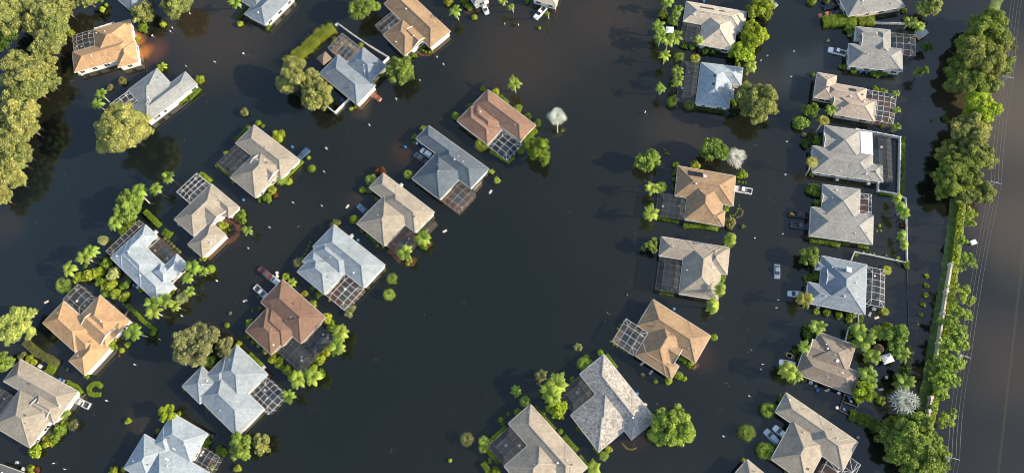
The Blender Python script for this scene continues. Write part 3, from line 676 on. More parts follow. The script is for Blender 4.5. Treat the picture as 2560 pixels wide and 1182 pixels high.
# ------------------------------------------------------------------ trees, palms, shrubs, hedges
def crown_mesh(R, hz, clumps, leaf, dens=1.0, airy=0.0, core=True):
    """boughs, each a cluster of clumps of leaf-sized faces; R metres, hz = height/width"""
    C_, Nn, Sz, T = [], [], [], []
    cores = ([], [])
    nb = int(7+R*1.5) if not airy else int(6+R*1.2)
    f1, f2 = nrg.uniform(0, 6.28, 2)
    for q in range(nb):
        az = 2.39996*q+nrg.uniform(-.35, .35); z = nrg.uniform(-.25, .9) if q > 2 else .92
        rr = nrg.uniform(.50, .76) if q > 2 else (.15, .45, .55)[q]
        h = math.sqrt(max(0, 1-z*z*.8)); rr *= 1+.11*math.sin(2*az+f1)+.08*math.sin(3*az+f2)
        bc = np.array([math.cos(az)*h*R, math.sin(az)*h*R, z*R*hz])*rr
        br = R*nrg.uniform(.28, .42)*(1 if not airy else .85); tone = nrg.normal(.48, .10)
        for k in range(max(4, int(clumps/nb))):
            d = unit(1)[0]; d[2] = abs(d[2])*1.1-.35
            cr = br*nrg.uniform(.26, .52)+.10
            c = bc+d*br*nrg.uniform(.5, .95)*np.array([1, 1, .75])
            n = int(dens*8.0*cr*cr/(leaf*leaf))+10
            v = unit(n); v[:, 2] = np.where(v[:, 2] < -.5, -v[:, 2], v[:, 2])
            rad = cr*(1.08-np.abs(nrg.normal(0, .34, n)))
            p = c+v*rad[:, None]*np.array([1, 1, .75])
            nn = v*.75+unit(n)*.8; nn[:, 2] += .12; nn /= np.linalg.norm(nn, axis=1)[:, None]
            C_.append(p); Nn.append(nn); Sz.append(leaf*nrg.uniform(.55, 1.4, n))
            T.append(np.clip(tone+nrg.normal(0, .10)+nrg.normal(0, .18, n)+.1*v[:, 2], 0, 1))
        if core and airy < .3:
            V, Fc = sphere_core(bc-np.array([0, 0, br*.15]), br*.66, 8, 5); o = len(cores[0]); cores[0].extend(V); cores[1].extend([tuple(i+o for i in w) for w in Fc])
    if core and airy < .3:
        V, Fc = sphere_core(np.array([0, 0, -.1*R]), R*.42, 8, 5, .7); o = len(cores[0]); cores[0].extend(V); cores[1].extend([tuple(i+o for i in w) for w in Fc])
    return quads(np.concatenate(C_), np.concatenate(Nn), np.concatenate(Sz), np.concatenate(T), cores if cores[0] else None)
def limbs(R, h, n=6, lean=(0, 0)):
    mb = MB(); tr = max(.13, R*.055)
    top = Vector((lean[0], lean[1], h))
    mb.tube([(0, 0, -1.1), (lean[0]*.3, lean[1]*.3, h*.3), top*.72, top], [tr*1.35, tr, tr*.8, tr*.5], 8)
    for k in range(n):
        a = 2*math.pi*k/n+rnd.uniform(-.4, .4); l = R*rnd.uniform(.5, .8); s = top*rnd.uniform(.5, .85)
        e = s+Vector((math.cos(a)*l, math.sin(a)*l, l*rnd.uniform(.35, .8)))
        mb.tube([s, s.lerp(e, .5)+Vector((0, 0, l*.1)), e], [tr*.5, tr*.34, tr*.12], 6)
    return mb
G = dict(oak=(0.285, 0.325, 0.115), oak2=(0.315, 0.345, 0.128), green=(0.220, 0.313, 0.072), dark=(0.081, 0.145, 0.030), lime=(0.32, 0.42, 0.045), olive=(0.249, 0.273, 0.133),
         yel=(0.34, 0.40, 0.125), pine=(0.302, 0.418, 0.087), right=(0.220, 0.290, 0.064), right2=(0.249, 0.290, 0.081), palm=(0.205, 0.31, 0.055), palml=(0.29, 0.39, 0.07), palmy=(0.304, 0.319, 0.072),
         silver=(0.60, 0.65, 0.64), silvergrey=(0.34, 0.40, 0.40), bush=(0.165, 0.25, 0.036), red=(0.13, 0.06, 0.028), clip=(0.21, 0.31, 0.033), dull=(0.19, 0.205, 0.08), pale=(0.348, 0.392, 0.174), edge=(0.29, 0.35, 0.045))
def colr(o, key, j=.10):
    c = G[key]; f = rnd.uniform(1-j, 1+j); g = rnd.uniform(1-j*.5, 1+j*.5)
    o.color = (c[0]*f*g, c[1]*f, c[2]*f, 1)
def tree(words, c, x, y, r, key, name='tree', hz=.72, airy=0, dens=1.0, lowz=None, group=None, leaf=None, conic=False, lean=None):
    p = pix(c, x, y); m = mpp(p); R = r/CR[c][2]*m
    zc = max(1.2, R*.72+.9) if lowz is None else lowz
    w = site(p, zc)
    t = root(name, (w.x, w.y, 0))
    lf = leaf or (.26 if R > 4.2 else .22 if R > 2.5 else .17)
    cl = int(max(40, 34+R*(22 if airy == 0 else 10)))
    me = crown_mesh(R, hz, cl, lf, dens*(1 if airy == 0 else .9), airy)
    if conic:
        n = len(me.vertices); co = np.empty(n*3, np.float32); me.vertices.foreach_get('co', co); co = co.reshape(-1, 3)
        f = np.clip((R*hz-co[:, 2])/(2*R*hz), .08, 1)**.8; co[:, 0] *= f; co[:, 1] *= f; me.vertices.foreach_set('co', co.ravel())
    o = link('crown', me, t, (0, 0, zc)); colr(o, key)
    limbs(R, zc+.1, 7 if R > 3 else 5).build('trunk', BARK, t)
    later(t, words, p, 'tree', group); return t

PROTO = {}
def frond_crown(kind, seed):
    """a palm crown of arching feather or fan leaves, unit scale about 2.6 m"""
    r = random.Random(seed); V = []; Fc = []; T = []
    def tri(*pts, t):
        i = len(V); V.extend([tuple(p) for p in pts]); Fc.append(tuple(range(i, i+len(pts)))); T.append(t)
    if kind in ('feather', 'wind', 'queen'):
        nf = 12 if kind != 'queen' else 15
        for k in range(nf):
            az = 2*math.pi*k/nf*1.0+r.uniform(-.22, .22); el = r.uniform(-.05, 1.05) if k % 3 else r.uniform(.7, 1.25)
            L = r.uniform(2.2, 2.9)*(1 if k % 3 else .85); d = Vector((math.cos(az)*math.cos(el), math.sin(az)*math.cos(el), math.sin(el)))
            if kind == 'wind': d = (d+Vector((-.75, .25, 0))).normalized()
            p = Vector((0, 0, .1)); pts = [p.copy()]; ns = 9
            for s in range(ns):
                p = p+d*(L/ns); d = (d+Vector((-.05 if kind == 'wind' else 0, 0, -.20 if kind != 'queen' else -.26))).normalized(); pts.append(p.copy())
            tone = r.uniform(.3, .8)
            for s in range(ns):
                a, b = pts[s], pts[s+1]; dd = (b-a).normalized(); side = dd.cross(Vector((0, 0, 1)))
                side = side.normalized() if side.length > 1e-3 else Vector((1, 0, 0)); up = side.cross(dd)
                tri(a-side*.035, a+side*.035, b+side*.03, b-side*.03, t=tone)
                wid = .52*math.sin(math.pi*min(1, (s+1.6)/(ns+1.2)))**.7
                for half in (0, .5):
                    m0 = a.lerp(b, half); m1 = a.lerp(b, half+.42)
                    for sg in (-1, 1):
                        tip = m0+dd*.42*wid+side*sg*wid+up*(-.22*wid+r.uniform(-.1, .1))
                        tri(m0, m1, tip+dd*.05, tip-dd*.06, t=min(1, max(0, tone+r.uniform(-.2, .2))))
    else:
        nf = 20 if kind == 'fan' else 19
        for k in range(nf):
            z = .8-1.15*(k+.5)/nf; az = k*2.39996; q = math.sqrt(max(0, 1-z*z))
            st = Vector((q*math.cos(az), q*math.sin(az), z))*(r.uniform(.12, .7) if k % 3 == 0 else r.uniform(.6, 1.25)); st.z += .25 if k % 3 == 0 else 0
            d = Vector((math.cos(az), math.sin(az), z*.45)).normalized(); tone = r.uniform(.3, .85)
            side = d.cross(Vector((.1, .2, 1))).normalized(); up = side.cross(d)
            tri(-side*.03, side*.03, st+side*.03, st-side*.03, t=tone)
            R = r.uniform(.85, 1.1) if kind == 'fan' else r.uniform(.6, .85)
            for j in range(9):
                a = (j-4)/4*(1.25 if kind == 'fan' else 2.3); b = a+(.13 if kind == 'fan' else .3)
                f = lambda an, rr: st+(d*math.cos(an)+side*math.sin(an))*rr+up*(.22*abs(an))*rr-Vector((0, 0, .34*rr*rr))
                tri(st, f(a, R*.6), f((a+b)/2+.03, R*(1.1+r.uniform(-.15, .15))), f(b+.06, R*.6), t=min(1, max(0, tone+r.uniform(-.25, .25))))
    me = bpy.data.meshes.new('fronds'); me.from_pydata(V, [], Fc); me.update()
    a = me.attributes.new('tint', 'FLOAT', 'FACE'); a.data.foreach_set('value', T); me.materials.append(LEAF)
    return me
for kd in ('feather', 'wind', 'queen', 'fan', 'silver'):
    PROTO[kd] = [frond_crown(kd, s+len(kd)*17) for s in range(3)]
def palm(words, c, x, y, r, kind='feather', key='palm', base=None, h=None, group=None):
    p = pix(c, x, y); m = mpp(p); R = r/CR[c][2]*m
    zc = h if h is not None else (5.2 if kind in ('feather', 'wind', 'queen') else 2.6)
    w = site(p, zc)
    b = at(*base) if base else Vector((w.x+rnd.uniform(-.3, .3), w.y+rnd.uniform(-.3, .3), 0))
    t = root('palm_tree', (b.x, b.y, 0)); off = w-b; off.z = zc
    o = link('crown', rnd.choice(PROTO[kind]), t, off); s = R/(1.75 if kind in ('feather', 'wind', 'queen') else 1.75 if kind == 'fan' else 1.45)
    o.scale = (s, s, s); o.rotation_euler = (0, 0, rnd.uniform(0, 6.28) if kind != 'wind' else rnd.uniform(-.3, .3)); colr(o, key)
    mb = MB(); tr = .17; o2 = Vector((off.x, off.y, 0))
    mb.tube([(0, 0, -1.1), (0, 0, .1), o2*.35+Vector((0, 0, zc*.5)), off], [tr*1.5, tr*1.3, tr, tr*.85], 8)
    mb.build('trunk', PALMBARK, t)
    later(t, words, p, 'palm', group); return t

def bush_mesh(n, seed, fine=1.0, lumpy=True):
    C_, Nn, Sz, T = [], [], [], []; cores = ([], [])
    k = 7 if lumpy else 1
    for j in range(k):
        if lumpy:
            d = unit(1)[0]; d[2] = abs(d[2])*.7; c = d*nrg.uniform(.25, .62); cr = nrg.uniform(.36, .55)
        else: c = np.array([0, 0, .05]); cr = .95
        m = n//k; v = unit(m); v[:, 2] = np.where(v[:, 2] < -.3, -v[:, 2], v[:, 2])
        rad = cr*(1-np.abs(nrg.normal(0, .2 if lumpy else .05, m)))
        C_.append(c+v*rad[:, None]); q = v+unit(m)*(.8 if lumpy else .5); Nn.append(q/np.linalg.norm(q, axis=1)[:, None])
        Sz.append(fine*nrg.uniform(.09, .19, m)); T.append(np.clip(nrg.uniform(.3, .65)+nrg.normal(0, .18, m)+.1*v[:, 2], 0, 1))
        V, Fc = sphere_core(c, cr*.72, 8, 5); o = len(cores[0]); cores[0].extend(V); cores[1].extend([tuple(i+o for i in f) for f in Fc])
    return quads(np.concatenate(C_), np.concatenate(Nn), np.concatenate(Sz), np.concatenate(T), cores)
BUSH = [bush_mesh(620, s) for s in range(6)]
BALL = [bush_mesh(700, s, .62, False) for s in range(3)]
def shrub(words, c, x, y, r, key='bush', ball=False, group=None):
    p = pix(c, x, y); m = mpp(p); R = max(.25, r/CR[c][2]*m*(1 if ball else 1.18))
    w = site(p, R*.45)
    o = link('shrub', rnd.choice(BALL if ball else BUSH), None, (w.x, w.y, R*(.28 if ball else .18)))
    o.scale = (R, R, R*rnd.uniform(.8, 1.0)); o.rotation_euler = (0, 0, rnd.uniform(0, 6.28)); colr(o, key, .14)
    later(o, words, p, 'shrub', group); return o
def hedge(words, c, pts, wpx, hm, key='clip', rough=.12, leaf=.15, base=-.7, group='hedges'):
    P = [pix(c, *q) for q in pts]; W_ = [site(p, hm*.6) for p in P]; hw = wpx/CR[c][2]*mpp(P[0])/2
    ox = W_[0].copy(); ox.z = 0
    C_, Nn = [], []; cv, cf = [], []
    for a, b in zip(W_, W_[1:]):
        a = a-ox; b = b-ox; a.z = b.z = 0; d = (b-a); L = d.length; d = d/L; s = Vector((d.y, -d.x, 0))
        n = int((L+hw)*(2*hw+2*hm)*34*(.15/leaf)**2)
        for _ in range(n):
            t = rnd.uniform(-hw*.35, L+hw*.35); u = rnd.random()*(2*hw+2*hm)
            bump = 1+rough*math.sin(t*2.1+1.3)*math.sin(t*.9)+rnd.gauss(0, rough)
            if u < 2*hw: q = (u-hw)*bump, hm*bump; nn = Vector((0, 0, 1))
            elif u < 2*hw+hm: q = -hw*bump, u-2*hw; nn = -s
            else: q = hw*bump, u-2*hw-hm; nn = s
            k = q[0]
            C_.append(tuple(a+d*t+s*k+Vector((0, 0, q[1]-.0))))
            nn = nn+Vector((rnd.gauss(0, .55), rnd.gauss(0, .55), rnd.gauss(0, .45))); Nn.append(tuple(nn.normalized()))
        i = len(cv); f = .86
        for e in (a-d*hw*.2, b+d*hw*.2):
            for k, z in ((-hw*f, base), (hw*f, base), (hw*f, hm*.9), (-hw*f, hm*.9)): cv.append(tuple(e+s*k+Vector((0, 0, z))))
        cf += [(i, i+1, i+2, i+3), (i+7, i+6, i+5, i+4)]+[(i+k, i+4+k, i+4+(k+1) % 4, i+(k+1) % 4) for k in range(4)]
    n = len(C_)
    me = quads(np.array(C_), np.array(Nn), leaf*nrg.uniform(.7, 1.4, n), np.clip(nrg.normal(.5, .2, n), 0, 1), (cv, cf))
    o = link('hedge', me, None, ox); colr(o, key, .08)
    mid = P[len(P)//2] if len(P) > 2 else ((P[0][0]+P[1][0])/2, (P[0][1]+P[1][1])/2)
    later(o, words, mid, 'hedge', group); return o

# --- trees of the left bank
LT = 'trees of the left treeline'
for (x, y, r, k) in ((30,42,46,'oak'),(88,8,34,'oak'),(133,28,42,'oak2'),(140,70,40,'oak'),(122,112,36,'oak2'),(104,146,28,'oak'),(2,112,24,'dark'),(62,186,46,'oak2'),(122,207,27,'oak'),
                     (60,238,40,'oak'),(62,296,46,'oak2'),(26,352,44,'oak2'),(40,400,38,'oak'),(8,440,42,'oak2'),(6,496,26,'oak'),(95,60,34,'oak2'),(165,25,26,'oak'),(40,155,30,'oak'),(88,225,34,'oak'),(45,262,34,'oak2'),(80,325,26,'oak'),(2,320,40,'oak'),(10,385,36,'oak2'),(62,385,24,'oak'),(45,455,24,'oak'),(120,165,24,'oak2'),(20,90,28,'dark')):
    tree('broad treeline tree', 'P', x, y, r*1.08, k, group=LT)
# --- trees standing alone
for a in ((358,35,30,'oak','round tree'),(440,4,44,'oak','broad cropped tree'),(222,3,24,'oak','leafy cropped tree'),(312,328,70,'oak2','huge round oak'),
          (910,18,38,'green','round tree'),(738,192,47,'oak2','broad tree'),(793,240,45,'oak','broad leafy tree'),(1003,176,38,'green','leafy tree'),
          (1897,25,37,'edge','yellow-green tree'),(1880,91,41,'lime','vivid green round tree'),(1853,131,34,'lime','bright lime tree'),(1887,256,55,'oak','huge round oak'),
          (1622,402,32,'pine','light green round tree'),(1785,377,34,'green','round tree'),(2322,20,34,'yel','yellow-green tree'),(2317,118,16,'dark','small dark round tree'),
          (1345,378,36,'bush','spreading green tree'),(325,515,38,'green','dense green tree'),(44,818,46,'yel','pale yellow-green tree'),(8,908,28,'green','leafy cropped tree'),
          (487,860,54,'olive','large dull olive tree'),(565,867,27,'olive','small olive tree'),(604,1116,34,'green','leafy tree'),(655,1108,27,'oak','smaller leafy tree'),
          (421,1030,24,'lime','lime bushy tree'),(1682,1066,52,'pine','large round green tree'),(2160,980,31,'lime','lime bushy tree'),(2258,943,27,'dark','dark round tree'),
          (2237,842,34,'green','spreading garden tree'),(1395,1022,27,'lime','lime bushy tree'),(2024,640,26,'green','dense round tree'),(1628,616,20,'green','small round tree'),(2023,278,22,'bush','leafy garden tree')):
    low = a[0] in (1897, 1880, 1853)
    tree(a[4], 'P', a[0], a[1], a[2], a[3], hz=.5 if low else .72, lowz=2.4 if low else None)
tree('leaning cone-shaped tree', 'P', 2304, 180, 26, 'green', name='cypress_tree', hz=1.6, conic=True, lowz=4.0)
# --- trees between the houses and the right road
RT = 'tall trees along the right road'
for (x, y, r, k) in ((2468,72,54,'right'),(2505,110,34,'right2'),(2420,110,38,'right'),(2445,150,58,'right2'),(2500,165,34,'right'),(2400,178,40,'right'),(2410,215,42,'right2'),(2450,215,46,'right'),(2385,208,24,'right'),(2448,275,50,'lime'),
                     (2425,330,52,'oak'),(2380,385,40,'right2'),(2440,390,48,'right2'),(2395,440,58,'right'),(2425,480,48,'right2'),(2370,470,36,'right'),
                     (2285,1085,54,'green'),(2320,1130,50,'green'),(2250,1130,46,'green'),(2240,1085,32,'green'),(2290,1165,50,'right'),(2215,1075,26,'green'),(2340,1172,34,'green')):
    tree('tall verge tree', 'P', x, y, r, k, group=RT, lowz=max(3.5, r*.085), dens=1.05)
PT = 'airy pines along the right road wall'
for (x, y, r) in ((2424,532,18),(2422,556,20),(2416,655,27),(2400,735,36),(2408,786,22),(2385,772,18),(2376,808,26),(2398,830,24),(2352,802,12),(2370,860,30),(2400,862,24),(2340,905,22),(2366,912,34),(2392,908,24),(2344,948,26),(2372,950,30),
                  (2350,985,22),(2366,1046,27),(2330,1018,14),(2405,600,16)):
    tree('airy verge pine', 'P', x, y, r*1.05, 'pine', name='pine_tree', airy=.6, dens=.65, group=PT, lowz=4.6, hz=.6, leaf=.24)

# --- palms
FP, FN = 'palms around the houses', 'fan palms around the houses'
for a in (('A1',750,690,36,('A1',808,755)),('A1',720,770,38,('A1',778,818)),('A2',262,22,40,('A2',312,68)),('A3',703,85,42,('A3',728,148)),('A3',1115,52,24,('A3',1132,90)),('A3',1055,8,30,('A3',1070,40)),('A3',1385,102,16,('A3',1393,138)),
          ('A3',1140,622,48,None),('A4',320,15,42,('A4',285,75)),('A4',395,75,40,None),('A4',255,200,48,None),('A4',270,272,50,None),('A4',325,300,46,None),('A4',375,275,50,None),('A4',555,298,34,('A4',535,345)),
          ('A4',300,412,40,('A4',290,475)),('A4',395,522,42,None),('A4',398,592,44,('A4',378,635)),('A4',270,655,36,('A4',262,700)),('A4',938,490,42,('A4',915,540)),('A5',930,162,40,None),('A5',1000,192,42,None),
          ('A5',345,808,40,None),('A5',830,688,26,None),('A5',835,812,26,None),('A5',832,935,32,None),
          ('B1',1240,155,42,('B1',1280,180)),('B1',1148,240,42,('B1',1180,272)),('B1',1022,255,54,('B1',1105,348)),('B1',875,455,52,('B1',925,492)),('B1',845,495,46,('B1',895,516)),('B1',665,700,48,('B1',703,735)),('B1',625,745,50,('B1',685,778)),('B1',512,838,50,('B1',545,880)),
          ('B1',1425,820,50,('B1',1462,842)),('B1',1120,1085,48,None),('B1',1215,1062,50,None),('B1',1135,1148,50,None),('B1',1400,1000,38,None),('B1',1290,1105,40,None),('B1',1385,900,40,None),('B1',1500,850,34,None),
          ('B2',645,845,34,None),('C1',985,150,58,('C1',1090,175)),('B3',578,900,55,('B3',600,945)),('B3',450,1010,55,('B3',465,1040)),
          ('C2',1330,560,56,None),('C2',1305,670,56,('C2',1358,672)),('C2',1015,905,58,('C2',1065,918)),('C2',1130,890,62,('C2',1140,880)),('C2',950,1035,45,('C2',982,1040)),('C4',705,600,66,None),('C4',650,645,46,None),('C4',688,690,48,None),
          ('C5',615,385,40,None),('C5',545,495,34,None),('C5',462,622,48,('C5',445,655)),('C5',495,655,38,None),('C5',868,460,52,None),('C5',920,545,44,None),('C5',842,400,44,None),('C5',950,420,42,None),('C5',1075,530,44,None),('C5',890,640,44,None),('C5',905,690,40,None),('C5',1090,690,46,None),
          ('B5',860,590,42,None),('B5',890,650,48,None),('B5',915,690,46,None),('B5',895,860,44,None),('B5',912,930,40,None)):
    w = a[0] in ('B5',)
    palm('feathery palm', a[0], a[1], a[2], a[3], 'wind' if w else rnd.choice(('feather', 'feather', 'queen')), rnd.choice(('palm', 'palml', 'palm')), a[4], group=FP, h=None if a[4] or a[3] > 44 else 3.6)
for a in (('B4',205,385,46),('B4',195,570,56)): palm('bright feathery palm', *a, 'feather', 'palml', None, group=FP)
for a in (('B4',815,772,58),('B4',738,1140,56),('C4',1765,95,56)): palm('windblown palm', *a, 'wind', 'palml', None, group=FP)
for a in (('A5',290,890,44,('A5',232,980)),('B5',205,310,44,('B5',160,410))): palm('leaning yellowish palm', a[0], a[1], a[2], a[3], 'fan', 'palmy', a[4], group=FN, h=6.0)
palm('yellowish palm', 'C5', 550, 235, 42, 'feather', 'palmy', None, group=FP)
for a in (('B1',760,625,34,'pale'),('B1',465,950,52,'palm'),('A3',905,1062,52,'edge'),('A4',410,420,38,'bush'),('A4',360,752,42,'bush'),('A4',485,772,42,'bush'),('A4',525,432,34,'edge'),('B3',475,430,33,'palm'),('B3',200,470,42,'palm'),('B2',900,470,38,'palm'),
          ('C1',545,825,38,'dull'),('C1',475,745,36,'palm'),('B1',1345,1048,46,'pale'),('C2',370,790,52,'dark'),('C4',505,715,36,'palm'),('C4',232,972,34,'palm'),('C4',228,1022,30,'palm'),('C4',890,470,44,'palm'),('C4',1020,1072,30,'palm'),('C4',125,958,44,'dull'),
          ('C5',350,835,42,'bush'),('C5',235,962,44,'bush'),('C5',335,1060,46,'bush'),('C5',995,75,26,'edge'),('C5',982,300,24,'edge'),('B4',275,375,42,'bush'),('P',980,697,14,'palm'),('P',972,735,14,'palm'),('B2',1022,1085,40,'dull'),('A2',1275,592,42,'bush'),('B2',345-0,0,0,'x')):
    if a[3]: palm('low fan palm', *a[:4], 'fan', a[4], None, group=FN, h=1.5)
for a in (('C4',445,645,34,'palml'),('C4',605,545,38,'dull'),('C4',850,360,28,'dull'),('C4',950,1150,46,'palml'),('A1',1195,498,36,'lime'),('C5',965,785,24,'bush'),('B3',1092,410,20,'palml'),('B3',1130,477,24,'palml'),('C2',975,195,32,'palml'),('C2',665,495,32,'palm')):
    palm('low feathery palm', *a[:4], 'feather', a[4], None, group=FP, h=.9)
SP = 'silver fan palms'
palm('tall silver-white fan palm', 'A3', 1455, 865, 62, 'silver', 'silver', ('A3', 1460, 980), h=4.6, group=SP)
palm('round silver-white fan palm', 'B4', 825, 160, 70, 'silver', 'silver', None, h=4.0, group=SP)
palm('grey-blue silver fan palm', 'C5', 1090, 790, 70, 'silver', 'silvergrey', ('C5', 1040, 930), h=6.0, group=SP)

